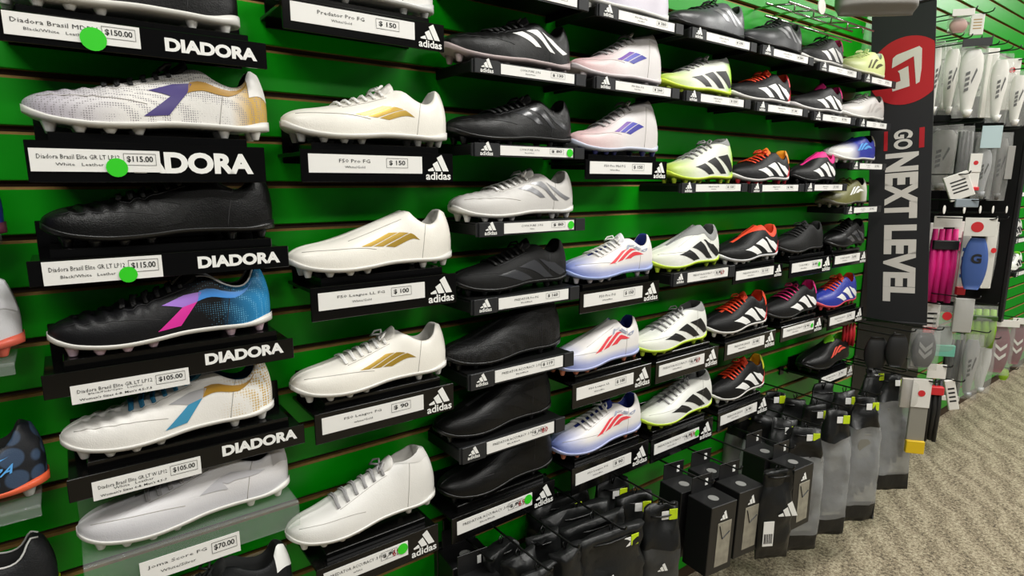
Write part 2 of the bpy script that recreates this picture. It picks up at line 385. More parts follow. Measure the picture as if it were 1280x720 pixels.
def boot(X0, off, z, L, style, upper, lining, sole, stud=None, laces=None, tongue=None, stripes=None, stripe_col=None, quilt=0, label='', group=None,
         yaw=0, wide=1.0, hs=1.0, detail=1, heel_tab=None, extras=None, throat=None, patches=(), sole_h=.006, blade=1.15, collar_trim=None, name='football_boot', seam='auto', collar=None, red_heel=False):
    if seam == 'auto': seam = mat('seam_thread', 'b5b1ab' if sum(upper['tone']) > 1 else '2c2c2e', .6)
    root = empty(name, (X0, -off, z), label, 'shoe', group or 'boots on the green wall', (0, 0, math.radians(yaw)))
    la = Last(L, style, quilt, wide, hs)
    NT = (84 if quilt else 50) if detail else 34
    NS = 10 if detail else 7
    ts = []
    for i in range(NT + 1):
        u = i / NT; ts.append(.5 * (1 - math.cos(math.pi * u)) * .55 + u * .45)
    vs = [-.92, -.6, -.25, .25, .6, .92]
    rows = []
    for t in ts:
        row = [la.side(t, i / NS, -1) for i in range(NS + 1)] + [la.top(t, v) for v in vs] + [la.side(t, 1 - i / NS, 1) for i in range(NS + 1)]
        rows.append(row)
    def mf(i, j):
        if NS <= j < NS + len(vs) + 1:
            t = ts[i]
            if la.dep(t) > .02 or (la.dep(ts[min(i + 1, NT)]) > .02): return 1
            if throat and .24 < t < la.tO: return 2
        return 0
    mb = MB(); n = mb.grid(rows, mfun=mf, flip=True); C = len(rows[0])
    mb.face([n + j for j in range(C)]); mb.face([n + NT * C + j for j in range(C)][::-1])
    mb.build('upper', [upper, lining, throat or upper], root, smooth=True)
    # outsole
    mb = MB(); rows = []
    for t in ts[::(1 if detail else 1)]:
        h = la.hw(t); zb = la.zb(t); e = .0012
        x = t * la.L + (-.0015 if t < .5 else .0015) * (1 - min(1, min(t, 1 - t) / .05)); up = .0022 + .006 * sstep(.82, .97, t) + .002 * sstep(.1, 0, t)
        ring = [(-.9, .002), (-1, up), (-1, 0), (-.96, -sole_h * .7), (-.8, -sole_h), (0, -sole_h * .8), (.8, -sole_h), (.96, -sole_h * .7), (1, 0), (1, up), (.9, .002)]
        rows.append([Vector((x, (h + e) * a, zb + b)) for a, b in ring])
    n = mb.grid(rows, closed=True, flip=False); C = len(ring)
    mb.face([n + j for j in range(C)][::-1]); mb.face([n + NT * C + j for j in range(C)])
    mb.build('outsole', sole, root, smooth=True)
    for (t, yf) in ((.085, .5), (.19, .7), (.30, .72), (.41, .62), (.775, .62), (.925, .55)):
        for sg in (-1, 1):
            zb = la.zb(t) - sole_h + .001
            link('stud', stud_mesh(zb, stud or sole, blade), root, (t * L, sg * yf * la.hw(t), 0))
    if stripes:
        cs, bow = STRIPES[stripes]
        for k, c in enumerate(cs):
            mb = MB(); patch(mb, la, c, bow=bow, n=8, m=8)
            mb.build('stripe', stripe_col[k % len(stripe_col)] if isinstance(stripe_col, (list, tuple)) else stripe_col, root, smooth=True)
    for (pname, pm, corners, bow) in patches:
        mb = MB()
        for c in corners: patch(mb, la, c, bow=bow, n=8, m=8, off=.0009)
        mb.build(pname, pm, root, smooth=True)
    if heel_tab:
        mb = MB(); cs = [((.90, .45), (.995, .30), (.995, .97), (.915, .97))]
        for sg in (-1, 1): patch(mb, la, cs[0], off=.0009, n=6, m=6, sg=sg)
        mb.build('heel_panel', heel_tab, root, smooth=True)
    if collar:
        for sg in (-1, 1):
            rows = []
            for i in range(23):
                t = collar[1] + (.99 - collar[1]) * i / 22; lo = .975 - collar[2] * sstep(collar[1], collar[1] + .32, t)
                rows.append([la.side(t, lo + (.985 - lo) * k / 5, sg, .0008) for k in range(6)])
            mb = MB(); mb.grid(rows, flip=(sg > 0)); mb.build('knit_collar', collar[0], root, smooth=True)
    if red_heel:
        for sg in (-1, 1):
            mb = MB(); patch(mb, la, ((.86, .02), (.992, .02), (.992, .34), (.93, .30)), off=.001, n=6, m=6, sg=sg); mb.build('heel_wedge', M_redheel, root, smooth=True)
    if collar_trim:
        mb = MB()
        for sg in (-1, 1):
            mb.tube([la.side(t, .985, sg, .0005) for t in [la.tO + (.985 - la.tO) * i / 16 for i in range(17)]], .0016, 5)
        mb.build('collar_trim', collar_trim, root, smooth=True)
    if tongue:
        mb = MB(); rows = []; rows2 = []
        t0 = la.tO - .12; n = 9
        for i in range(n + 1):
            m = i / n; t = t0 + .13 * m; x = t * L; zc = la.H(min(t, la.tO)) + .002 + .014 * m * m; hwid = (.012 + .008 * m) * (1 - .5 * max(0, m - .85) / .15)
            rows.append([Vector((x + .004 * m, hwid * v, zc - .010 * v * v)) for v in (-1, -.6, -.2, .2, .6, 1)])
            rows2.append([p + Vector((.0035, 0, -.0035)) for p in rows[-1]])
        mb.grid(rows, flip=True); mb.grid(rows2)
        mb.grid([rows[-1], rows2[-1]], flip=True); mb.grid([[r[0] for r in rows], [r[0] for r in rows2]]); mb.grid([[r[-1] for r in rows], [r[-1] for r in rows2]], flip=True)
        mb.build('tongue', tongue, root, smooth=True)
    if laces:
        mb = MB(); nl = 6 if detail else 5; r = .0024
        for i in range(nl):
            t = .30 + (la.tO - .05 - .30) * i / (nl - 1)
            for (dt, k) in ((.014, 1), (-.006, -1)):
                pts = [la.side(t, .70, -1 * k, .0022), la.side(t, .86, -1 * k, .003)]
                c = la.top(t + dt * .5, 0); pts.append(c + Vector((0, 0, .0045)))
                pts += [la.side(t + dt, .86, 1 * k, .003), la.side(t + dt, .70, 1 * k, .0022)]
                mb.tube(pts, r, 5, flat=.7)
        # tied ends
        t = la.tO - .05; c = la.top(t, 0) + Vector((0, 0, .006))
        for sg in (-1, 1):
            pts = [c + Vector((0, 0, 0)), c + Vector((.004, sg * .010, .006)), c + Vector((-.004, sg * .020, .003)), c + Vector((-.012, sg * .022, -.006)), c + Vector((-.010, sg * .012, -.001)), c]
            mb.tube(pts, r * .9, 5)
        mb.build('laces', laces, root, smooth=True)
    if detail and seam:
        for f in (lambda i: la.side(.05 + .40 * i / 14, .56 - .30 * (i / 14) ** 1.5, -1, .0002), lambda i: la.side(.80 - .05 * i / 14, .92 - .90 * i / 14, -1, .0002), lambda i: la.side(.30 + (la.tO - .33) * i / 14, .66, -1, .0002)):
            MB().tube([f(i) for i in range(15)], .0006, 4).build('seam', seam, root, smooth=True)
    if extras: extras(root, la)
    return root

def side_text(root, la, s, t0, t1, u0, u1, material, slope=0.0):
    """lettering that follows the boot's side"""
    c = bpy.data.curves.new('t', 'FONT'); c.body = s; c.resolution_u = 2; c.offset = .02
    o = bpy.data.objects.new('t', c); me = bpy.data.meshes.new_from_object(o); bpy.data.objects.remove(o); bpy.data.curves.remove(c)
    xs = [v.co.x for v in me.vertices]; ys = [v.co.y for v in me.vertices]; x0, x1, y0, y1 = min(xs), max(xs), min(ys), max(ys)
    for v in me.vertices:
        a = (v.co.x - x0) / (x1 - x0); b = (v.co.y - y0) / (y1 - y0)
        v.co = la.side(t0 + (t1 - t0) * a + .03 * b, u0 + (u1 - u0) * b + slope * a, -1, .0012)
    me.name = 'lettering'; me.materials.clear(); me.materials.append(material)
    return link('lettering', me, root)

# ------------------------------------------------------------------ stands
LOGO_BARS = [[(.02, 0), (.30, 0), (.235, .15), (.0, .055)], [(.37, 0), (.65, 0), (.45, .40), (.225, .275)], [(.72, 0), (1.0, 0), (.66, .66), (.43, .53)]]
def logo(parent, x, z, y, wdt, material, with_text=True, name='logo', tall=1.0):
    """three slanted bars over lowercase lettering, lower left at x, z"""
    tz = wdt * .30 if with_text else 0
    mb = MB()
    for b in LOGO_BARS: mb.prism([(x + wdt * (.08 + .84 * p[0]), z + tz + wdt * .86 * tall * p[1]) for p in b], y - .0006, y)
    o = mb.build(name, material, parent)
    if with_text: text('adidas', parent, x, z, y - .0004, width=wdt, height=wdt * .27, material=material, bold=.02)
    return o
def price_card(parent, x0, x1, z0, z1, y, title, sub, price, boxed=True, dot=None, scrawl=None, small=None, tilt=0):
    W, Hh = x1 - x0, z1 - z0
    c = MB().box(x0, x1, y - .0012, y, z0, z1).build('price_card', M_card, parent)
    yy = y - .0016
    far = W < .16
    dia = len(price or '') > 5; mid = .36 if dia else .38
    def line(s, zf, hf, bold, wmax=.62, asp=1.25):
        tw = min(W * wmax, len(s) * .56 * Hh * hf * 1.3 * asp)
        text(s, c, x0 + W * mid - tw / 2, z0 + Hh * zf, yy, width=tw, height=Hh * hf, material=M_ink, bold=bold)
    line(title, .56, .20, .0)
    if sub: line(sub, .26 if small is None else .38, .13, .0, .45)
    if small: line(small, .14, .13, .01, .6)
    if price:
        pa, pb = (.70, .965) if dia else (.66, .86)
        text(price, c, x0 + W * (pa + .025), z0 + Hh * .44, yy, width=W * (pb - pa - .05), height=Hh * .30, material=M_ink, bold=.02)
        b = MB(); bx0, bx1, bz0, bz1 = x0 + W * pa, x0 + W * pb, z0 + Hh * .32, z0 + Hh * .86; th = Hh * .014
        for q in ((bx0, bx1, bz0, bz0 + th), (bx0, bx1, bz1 - th, bz1), (bx0, bx0 + th, bz0, bz1), (bx1 - th, bx1, bz0, bz1)): b.box(q[0], q[1], yy - .0002, yy, q[2], q[3])
        b.build('price_frame', M_ink, c)
    if dot: 
        MB().disc((x0 + W * dot[0], yy - .0004, z0 + Hh * dot[1]), dot[2], th=.0006, seg=20).build('sale_sticker', M_green_dot, c)
    if scrawl:
        o = text(scrawl, c, x0 + W * .80, z0 + Hh * .30, yy - .0004, width=W * .10, height=Hh * .5, material=M_red_ink, bold=.01, name='handwriting')
        b = MB().tube([(x0 + W * .72, yy - .0006, z0 + Hh * .38), (x0 + W * .80, yy - .0006, z0 + Hh * .82)], .0005, 4); b.build('strike_line', M_ink, c)
    return c
def plinth(X0, X1, zt, label, h=.05, D=.13, riser=.012, brand='adidas', card=None, card_x=(.05, .76), group='gloss black boot stands', back=True, z0f=None):
    """gloss black acrylic stand hooked in the slat wall: front plate, deck, riser, back plate"""
    Wd = X1 - X0
    root = empty('shoe_stand', (X0, 0, zt - h), label, 'shoe stand', group)
    MB().bbox(0, Wd, -D, -D + .004, 0, h, .0008).build('front_plate', M_black, root)
    MB().bbox(.002, Wd - .002, -D + .004, -.001, h - .010, h - .004, .0008).build('deck', M_black, root)
    MB().bbox(.025, Wd - .02, -D + .018, -.020, h - .004, h + riser, .001).build('riser', M_black, root)
    if back: MB().bbox(.01, Wd - .006, -.006, -.001, h - .02, h + .045, .0008).build('back_plate', M_black, root)
    y = -D - .0002
    if brand == 'adidas':
        lw = min(.056, h * 1.0); logo(root, Wd - lw - .006, h * .5 - lw * .42, y, lw, M_white)
        if card:
            cx0, cx1 = .012, Wd - lw - .014
            ch = card.pop('h', min(.030, h * .62)); zc = card.pop('zc', h * .5 + .004)
            price_card(root, cx0, cx1, zc - ch / 2, zc + ch / 2, y, **card)
    else:
        a, b, hh = card.pop('txt'); cx0, cx1, cz0, cz1 = card.pop('rect'); s = card.pop('word', 'DIADORA')
        text(s, root, a, h * .5 - hh / 2 + card.pop('dz', 0), y, width=b - a, height=hh, material=M_white, bold=.05)
        price_card(root, cx0, cx1, cz0, cz1, y - .0006, **card)
    return root
def ledge(X0, X1, zt, label, h=.027, D=.135, card=None, group='charcoal clip shelves'):
    """charcoal plastic shelf with a low label lip and a logo block at its toe end"""
    Wd = X1 - X0
    root = empty('shoe_shelf', (X0, 0, zt - h), label, 'shoe shelf', group)
    MB().bbox(.004, Wd - .004, -D + .004, -.001, h - .009, h - .0005, .001).build('deck', M_blackm, root)
    m = MB(); m.prism([(0, 0), (Wd, 0), (Wd, h), (0, h)], -D, -D + .004)
    m.build('label_rail', M_grey, root)
    for x in (.0, Wd - .006): MB().bbox(x, x + .006, -D + .004, -.001, h * .1, h * .85, .001).build('side_cheek', M_blackm, root)
    MB().bbox(.004, .062, -D - .004, -D, -.001, h + .001, .001).build('logo_block', M_grey, root)
    logo(root, .016, h * .5 - .0105, -D - .0042, .030, M_white)
    MB().bbox(Wd - .03, Wd - .001, -D - .003, -D, 0, h, .0008).build('end_clip', M_grey, root)
    if card: price_card(root, .066, Wd - .034, h * .12, h * .90, -D - .0003, **card)
    return root

# ------------------------------------------------------------------ boot colours
def zi(i): return Z0 - i * PITCH
U = {}
U['white'] = upper_mat('white', 'e9e7e2', rough=.38)
U['cream'] = upper_mat('ivory', 'eeeae0', rough=.34)
U['black'] = upper_mat('black', '0d0d0d', rough=.38, bump=.25)
U['blackm'] = upper_mat('matte_black', '0c0c0c', rough=.62, bump=.3, bscale=700)
U['gold_mesh'] = upper_mat('white_gold_mesh', 'e4e1dc', toe='b9b3bd', tr=(.03, .12), heel='c9a24a', hr=(.245, .275), dots=('8f8a8e', 330, .30, True), rough=.4)
U['neon_black'] = upper_mat('black_blue_heel', '121214', heel='2b86bd', hr=(.215, .275), dots=('6fb2d6', 300, .22, True, .17, .25), rough=.4)
U['white_golddot'] = upper_mat('white_gold_dots', 'ebe8e2', dots=('c9a445', 230, .36, True, .20, .27), rough=.36)
U['silver'] = upper_mat('white_silver', 'dcdadb', sole_fade=('c9c8cc', .03, .05), rough=.4)
U['f50'] = upper_mat('white_blue_toe', 'e6e2df', toe='6d80c8', tr=(.0, .085), sole_fade=('aab2dd', .024, .040), rough=.34)
U['f50pink'] = upper_mat('white_pink_toe', 'dcd7d6', toe='d9b3b3', tr=(.0, .16), rough=.4)
U['white_lime'] = upper_mat('white_lime', 'e6e7e0', toe='d7dcc6', tr=(0, .08), rough=.42)
U['lime_heel'] = upper_mat('white_lime_heel', 'dfe2d4', heel='a6e01e', hr=(.235, .27), toe='b4cf3a', tr=(.0, .10), rough=.42)
U['pred'] = upper_mat('black_red_heel', '0d0d0e', rough=.5, bump=.3)
U['pink'] = upper_mat('black_pink', '0e0e0e', rough=.5, bump=.3)
U['lime'] = upper_mat('pale_lime', 'd8e29a', rough=.45)
U['blue'] = upper_mat('royal_blue', '2a3796', rough=.4)
U['olive'] = upper_mat('olive', '6b6a3a', heel='d8d6cc', hr=(.22, .28), rough=.45)
U['grey'] = upper_mat('grey_metal', '55565a', toe='2c2c2e', tr=(.03, .14), rough=.32)
U['dgrey'] = upper_mat('dark_grey', '2e2f31', rough=.36)
U['greyw'] = upper_mat('pale_grey', 'cbc8c4', rough=.45)
U['bluewhite'] = upper_mat('blue_white_toe', '28349a', toe='d9d8d4', tr=(.06, .15), rough=.38)
U['camo'] = upper_mat('blue_black_camo', '33465f', dots=('0d1118', 34, .42), rough=.5)
U['joma'] = upper_mat('black_knit', '17181a', rough=.55, bump=.35)
U['wred'] = upper_mat('white_plastic_wrapped', 'c9c9cc', rough=.3)
def rub(c, r=.4): return mat('rubber_' + str(c), c, r)
W_, K_, G_ = rub('e8e6e0', .35), rub('141414', .35), rub('a9a9a6', .3)
LIN_W, LIN_K, LIN_G = mat('lining_white', 'd9d6d0', .8), mat('lining_black', '101010', .85), mat('lining_grey', '7f7f80', .8)
LIN_B = mat('lining_navy', '1b2a78', .8); LIN_T = mat('lining_teal', '1f5f7c', .8); LIN_O = mat('lining_orange', 'e2431c', .7); LIN_P = mat('lining_pink', 'e0207f', .7); LIN_LIME = mat('lining_lime', '7ed321', .7)
CW, CK, CG = mat('cord_white', 'eeece8', .7), mat('cord_black', '141414', .7), mat('cord_grey', 'a5a3a3', .7)
CO, CT, CP = mat('cord_orange', 'e8421a', .6), mat('cord_teal', '1f6f95', .7), mat('cord_pink', 'd62a72', .6)
S_W, S_K = mat('stripe_white', 'efefec', .4), mat('stripe_black', '191919', .45)
S_GOLD = mat('stripe_gold', 'b8963a', .28, metal=.35); S_RED = mat('stripe_red', 'e0404a', .4); S_SIL = mat('stripe_silver', '8f8f92', .3, metal=.5)
S_DK = mat('stripe_dark_gloss', '3c3d40', .18); S_COR = mat('stripe_coral', 'e85a48', .45); S_BLUEL = mat('stripe_light_blue', '5aa5e6', .4)
S_PINK = mat('patch_magenta', 'd7309a', .35); S_LILAC = mat('patch_lilac', '9a6cc8', .35); S_BLUE = mat('patch_blue', '3f86d0', .35)
S_VIO = mat('patch_violet', '463a78', .35); S_GD = mat('patch_old_gold', 'a97f28', .35); S_TEAL = mat('patch_teal', '3f8fb4', .35); S_OL = mat('patch_grey', 'a8a7a9', .4)
S_GRAD = [mat('stripe_violet_red', '6a3aa0', .4), mat('stripe_blue_violet', '3a3ab0', .4), mat('stripe_indigo', '2f2f9a', .4)]
M_redheel = mat('red_heel', 'd8303c', .35)
def swoosh(a, b, c):
    """side mark: a leg leaning forward, a beak and a long tail to the heel"""
    return [('side_mark', a, [((.43, .09), (.535, .09), (.62, .36), (.55, .34))], 0),
            ('side_mark', b, [((.55, .34), (.62, .36), (.64, .47), (.46, .49)), ((.46, .49), (.64, .47), (.645, .50), (.56, .53))], 0),
            ('side_mark', c, [((.622, .365), (.80, .50), (.915, .76), (.635, .525))], 0)]

# ------------------------------------------------------------------ wall of boots: long black boot stands, column at the left
def dx(px, py): return at(px, py, .13).x
def dstand(i, X0, X1, label, cx, cz, txt, h, card, hh=.018, dz=0, riser=.012):
    y = {0: 40, 2: 200, 4: 335, 6: 470, 8: 590}[i]
    c = dict(rect=(dx(cx[0], y + cx[2]) - X0, dx(cx[1], y + cx[3]) - X0, cz[0], cz[1]), txt=(dx(txt[0], txt[2]) - X0, dx(txt[1], txt[2]) - X0, hh), dz=dz, **card)
    return plinth(X0, X1, zi(i + .28), label, h=h, brand='d', card=c, riser=riser, group='black gloss stands lettered in white')
dstand(0, -.045, .27, 'gloss black stand with $150 card under black boot with white sole', (2, 174, -20, 0), (.008, .035), (206, 320, 55), .037,
       dict(title='Diadora Brasil MDPU', sub='Black/White   Leather', price='$150.00', dot=(.63, .2, .0145)))
dstand(2, -.03, .257, 'taller gloss black stand with $115 card under white boot with gold heel', (36, 200, -5, 0), (.014, .043), (133, 316, 203), .053,
       dict(title='Diadora Brasil Elite GR LT LP12', sub='White   Leather', price='$115.00', dot=(.64, .2, .0125)), hh=.030, dz=.001)
dstand(4, -.044, .283, 'gloss black stand with $115 card under plain black leather boot', (52, 203, 0, 0), (.001, .032), (247, 350, 325), .034,
       dict(title='Diadora Brasil Elite GR LT LP12', sub='Black/White   Leather', price='$115.00', dot=(.69, .22, .011)))
dstand(6, -.046, .281, 'gloss black stand with $105 card under black boot with blue heel', (86, 235, 5, -12), (-.012, .014), (256, 355, 445), .034,
       dict(title='Diadora Brasil Elite GR LT LP12', sub='Black/Pink/Cyan   Leather', price='$105.00', small="Women's Sizes 6-8. Men's 4.5-7.5"), dz=.004)
dstand(8, -.035, .290, 'gloss black stand with $105 card under white boot with teal laces', (113, 250, 5, -20), (-.005, .023), (277, 372, 555), .034,
       dict(title='Diadora Brasil Elite GR LT W LP12', sub='White   Leather', price='$105.00', small="Women's Sizes 6-8. Men's 4.5-7"), dz=.004)
RS = .0125
boot(-.055, .078, zi(.28) + RS, .30, 'low', U['black'], LIN_K, W_, quilt=1, laces=CK, tongue=LIN_K, patches=swoosh(U['black'], U['black'], U['black']), label='black leather football boot with white sole on $150 stand')
boot(-.028, .078, zi(2.28) + RS, .305, 'low', U['gold_mesh'], LIN_K, W_, quilt=.6, laces=CK, tongue=LIN_K, patches=swoosh(S_VIO, S_VIO, S_GD), heel_tab=U['white'], label='white mesh-print boot with violet and gold side mark, gold heel print')
boot(-.025, .078, zi(4.28) + RS, .30, 'low', U['black'], LIN_K, K_, quilt=1, laces=CK, tongue=LIN_K, patches=swoosh(U['blackm'], U['blackm'], U['blackm']), label='plain black leather boot with ribbed toe and black studs on $115 stand')
boot(-.034, .078, zi(6.28) + RS, .295, 'low', U['neon_black'], LIN_K, W_, stud=rub('e6c8d4', .25), quilt=1, laces=CK, tongue=LIN_K, patches=swoosh(S_PINK, S_LILAC, S_BLUE), collar_trim=mat('trim_white', 'd8d8d8', .5), label='black boot with pink and blue side mark and blue dotted heel')
boot(-.036, .078, zi(8.28) + RS, .29, 'low', U['white_golddot'], LIN_T, W_, quilt=.7, laces=CT, tongue=LIN_T, patches=swoosh(S_TEAL, S_OL, S_GD), label='white boot with teal laces, teal and gold side mark')
# clear acrylic stand below
def clear_stand(X0, X1, zt, label, card=None, D=.13, h=.045):
    Wd = X1 - X0; root = empty('clear_shoe_stand', (X0, 0, zt - h), label, 'shoe stand', 'clear acrylic stands')
    MB().bbox(0, Wd, -D, -.001, h - .005, h, .001).build('deck', M_acryl, root)
    MB().bbox(0, Wd, -D - .004, -D, 0, h, .001).build('front_lip', M_acryl, root)
    MB().bbox(0, Wd, -.006, -.001, h, h + .05, .001).build('back_plate', M_acryl, root)
    if card:
        r = card.pop('rect'); price_card(root, r[0], r[1], r[2], r[3], -D - .0045, **card)
    return root
zt6 = Z0 - .765
clear_stand(-.03, .272, zt6, 'clear acrylic stand with $70 card under white and silver boot', dict(rect=(dx(173, 700) + .03, dx(299, 674) + .03, -.008, .026), title='Joma Score FG', sub='White/Silver', price='$70.00'))
def joma_mark(root, la):
    mb = MB()
    patch(mb, la, ((.52, .30), (.66, .22), (.62, .42), (.60, .40)), off=.001, n=5, m=5); patch(mb, la, ((.60, .40), (.66, .30), (.86, .52), (.80, .58)), off=.001, n=5, m=5)
    mb.build('side_mark', mat('silver_mark', 'bdbcc0', .3), root, smooth=True)
boot(-.032, .078, zt6 + .001, .303, 'low', U['silver'], LIN_G, W_, laces=CG, tongue=LIN_G, heel_tab=mat('heel_grey', 'b4b1b2', .4), extras=joma_mark, throat=LIN_G, label='white and silver boot with grey laces on clear acrylic stand')
zt7 = Z0 - .965
clear_stand(-.02, .28, zt7, 'clear acrylic stand under black boot with white heel')
boot(-.035, .078, zt7 + .001, .30, 'low', U['joma'], LIN_K, W_, laces=CK, tongue=LIN_K, heel_tab=S_W, label='black boot with white heel panel and white sole below silver boot')
# boots cut by the left edge
def edge_boot(px, py, label, hl, **k):
    p = at(px, py, .09); L = .30
    clear_stand(p.x - L + .03, p.x - .01, p.z, 'clear acrylic stand under ' + hl, h=.016)
    return boot(p.x - L, .078, p.z + .001, L, k.pop('style', 'low'), label=label, **k)
edge_boot(9, 306, 'royal blue boot, only its heel showing above clear stand', 'royal blue boot', upper=U['blue'], lining=LIN_K, sole=rub('5a2a3a'), stripes=None)
edge_boot(32, 442, 'white plastic-wrapped boot with red and green sole', 'white plastic-wrapped boot', upper=U['wred'], lining=LIN_G, sole=rub('d0604c'), heel_tab=mat('heel_pale', 'd4d4d8', .3), stud=rub('d0604c'))
def dia_txt(root, la):
    side_text(root, la, 'DIADORA', .60, .88, .22, .36, S_BLUEL, .05)
    mb = MB(); patch(mb, la, ((.66, .44), (.74, .44), (.88, .56), (.70, .60)), off=.001); mb.build('side_mark', S_BLUEL, root, smooth=True)
edge_boot(63, 612, 'blue black camouflage boot with orange sole', 'blue black camouflage boot', upper=U['camo'], lining=LIN_K, sole=rub('e2603a'), stud=G_, laces=CK, tongue=LIN_K, extras=dia_txt)
def joma_txt(root, la): side_text(root, la, 'Joma', .72, .90, .14, .30, mat('lime_print', 'c2dc2a', .4), .08)
edge_boot(77, 748, 'black knit boot with lime sole and silver collar trim', 'black knit boot', upper=U['joma'], lining=LIN_K, sole=rub('b9d820'), collar_trim=mat('trim_silver', 'c9c9c6', .4), extras=joma_txt)

# ------------------------------------------------------------------ second column: white and gold boots
def ap(i, X0, X1, label, title, sub, price, h=.052, dot=None, scrawl=None, **k):
    return plinth(X0, X1, zi(i), label, h=h, card=dict(title=title, sub=sub, price=price, dot=dot, scrawl=scrawl, **k))
ap(-.66, .297, .58, 'black gloss stand with $150 card high above the other white-boot stands', 'Predator Pro FG', 'White/Gold', '$ 150', h=.046)
ap(2.28, .311, .594, 'black gloss stand with $150 card under laced white and gold boot', 'F50 Pro FG', 'White/Gold', '$ 150')
ap(5.24, .314, .597, 'black gloss stand with $100 card under laceless white and gold boot', 'F50 League LL FG', 'White/Gold', '$ 100', h=.058)
ap(8.14, .308, .587, 'black gloss stand with $90 card under laced white boot with gold bars', 'F50 League FG', 'white/Gold', '$ 90', h=.055)
ap(11.95, .295, .545, 'black gloss stand with marked-down card under all-white boot', 'PREDATOR ACCURACY .3 FG', 'white', '$ 90', h=.06, dot=(.93, .6, .011), scrawl='69')
boot(.285, .078, zi(-.66) + RS, .298, 'low', U['white'], LIN_W, rub('d8d8d6', .25), stud=G_, label='white boot with clear studs on the highest $150 stand', laces=CW, tongue=LIN_W)
boot(.300, .078, zi(2.28) + RS, .306, 'low', U['cream'], LIN_W, W_, stud=G_, laces=CW, tongue=mat('tongue_white', 'e4e0d8', .6), stripes='gold', stripe_col=S_GOLD, label='white laced boot with three gold bars on the upper $150 stand')
boot(.296, .078, zi(5.24) + RS, .316, 'slip', U['cream'], LIN_W, W_, stripes='gold', stripe_col=S_GOLD, label='white laceless boot with three gold bars on $100 stand')
boot(.287, .078, zi(8.14) + RS, .308, 'low', U['cream'], LIN_W, W_, laces=CW, tongue=mat('tongue_white', 'e4e0d8', .6), stripes='gold', stripe_col=S_GOLD, label='white laced boot with three gold bars on $90 stand')
boot(.262, .078, zi(11.75) + RS, .30, 'sock', U['white'], LIN_W, W_, laces=CG, tongue=LIN_W, collar=(mat('knit_white', 'd8d5d0', .8), .62, .36), label='all-white high-collar boot with grey laces on marked-down stand')

# ------------------------------------------------------------------ third column: black boots on charcoal shelves
def lg(i, X0, X1, label, title, sub, price, h=.027, **k): return ledge(X0, X1, zi(i), label, h=h, card=dict(title=title, sub=sub, price=price, **k))
lg(0, .635, .926, 'charcoal shelf with $130 card under black boot with white stripes', 'COPA PURE .2 FG', 'Black/White', '$ 130', h=.024)
lg(2.0, .633, .926, 'charcoal shelf with $80 card under glossy black boot', 'COPA PURE .3 FG', 'Black/White', '$ 80', h=.024, dot=(.95, .5, .0085))
lg(4.0, .642, .933, 'charcoal shelf with $80 card under white boot with silver stripes', 'COPA PURE .3 FG', 'White', '$ 80', h=.027, dot=(.95, .5, .0085))
lg(6.0, .628, .920, 'charcoal shelf with $160 card under black boot with grey stripes', 'PREDATOR Pro FG', 'Black/Black', '$ 160', h=.03)
lg(8.0, .618, .907, 'charcoal shelf with $119 card under textured black boot', 'PREDATOR ACCURACY .2 FG', 'Black/Black', '$ 119', h=.033)
lg(10.0, .596, .883, 'charcoal shelf with marked-down card under laceless black boot', 'PREDATOR ACCURACY .3 FG', 'Black/Black', '$ 100', h=.034, scrawl='80')
ap(12.0, .577, .860, 'black gloss stand with marked-down card under lowest black boot', 'PREDATOR ACCURACY .3 FG', 'Black/Black', '$ 90', h=.058, dot=(.94, .6, .011), scrawl='69')
LZ = 0.0
boot(.607, .076, zi(0) + LZ, .315, 'low', U['black'], LIN_K, rub('b9a9a8', .35), laces=CK, tongue=LIN_K, stripes='copa', stripe_col=S_W, quilt=.5, label='black boot with three white stripes and grey sole on $130 shelf')
boot(.614, .076, zi(2.0) + LZ, .315, 'low', U['black'], LIN_K, K_, laces=CK, tongue=LIN_K, stripes='copa', stripe_col=S_DK, label='glossy black boot with dark stripes on $80 shelf', quilt=.4)
boot(.620, .076, zi(4.0) + LZ, .318, 'low', U['greyw'], LIN_W, W_, laces=CW, tongue=LIN_W, stripes='copa', stripe_col=S_SIL, label='white boot with silver grey stripes among the black boots', quilt=.4)
boot(.622, .076, zi(6.0) + LZ, .30, 'low', U['blackm'], LIN_K, K_, laces=CK, tongue=LIN_K, stripes='pred', stripe_col=S_DK, label='black boot with dark grey stripes on $160 shelf')
boot(.596, .076, zi(8.0) + LZ, .31, 'sock', upper_mat('black_tex', '121212', dots=('2a2a2c', 260, .3, True), rough=.45, bump=.4), LIN_K, K_, throat=LIN_K, collar=(mat('knit_black', '0c0c0c', .85), .5, .40), label='black high-collar boot with textured side on $119 shelf')
boot(.573, .076, zi(10.0) + LZ, .307, 'sock', U['black'], LIN_K, K_, throat=LIN_K, stripes='pred', stripe_col=M_blackm, collar=(mat('knit_black', '0c0c0c', .85), .4, .42), label='laceless black boot on marked-down charcoal shelf')
boot(.580, .076, zi(12.0) + RS, .306, 'sock', U['black'], LIN_K, K_, throat=LIN_K, stripes='pred', stripe_col=M_blackm, collar=(mat('knit_black', '0c0c0c', .85), .4, .42), label='laceless black boot on black gloss stand above the hanging bags')

# ------------------------------------------------------------------ columns to the right
CX = [.945, 1.265, 1.58, 1.905, 2.215]
def row(kind, i, col, label, title, price, X0=None, h=None, wd=None, dot=None, sub='White/Black', scrawl=None):
    X0 = X0 if X0 is not None else CX[col]
    if kind == 'L': return ledge(X0, X0 + (wd or .292), zi(i), label, h=h or .024, card=dict(title=title, sub=sub, price=price, dot=dot, scrawl=scrawl))
    return plinth(X0, X0 + (wd or .28), zi(i), label, h=h or .056, card=dict(title=title, sub=sub, price=price, dot=dot, scrawl=scrawl))
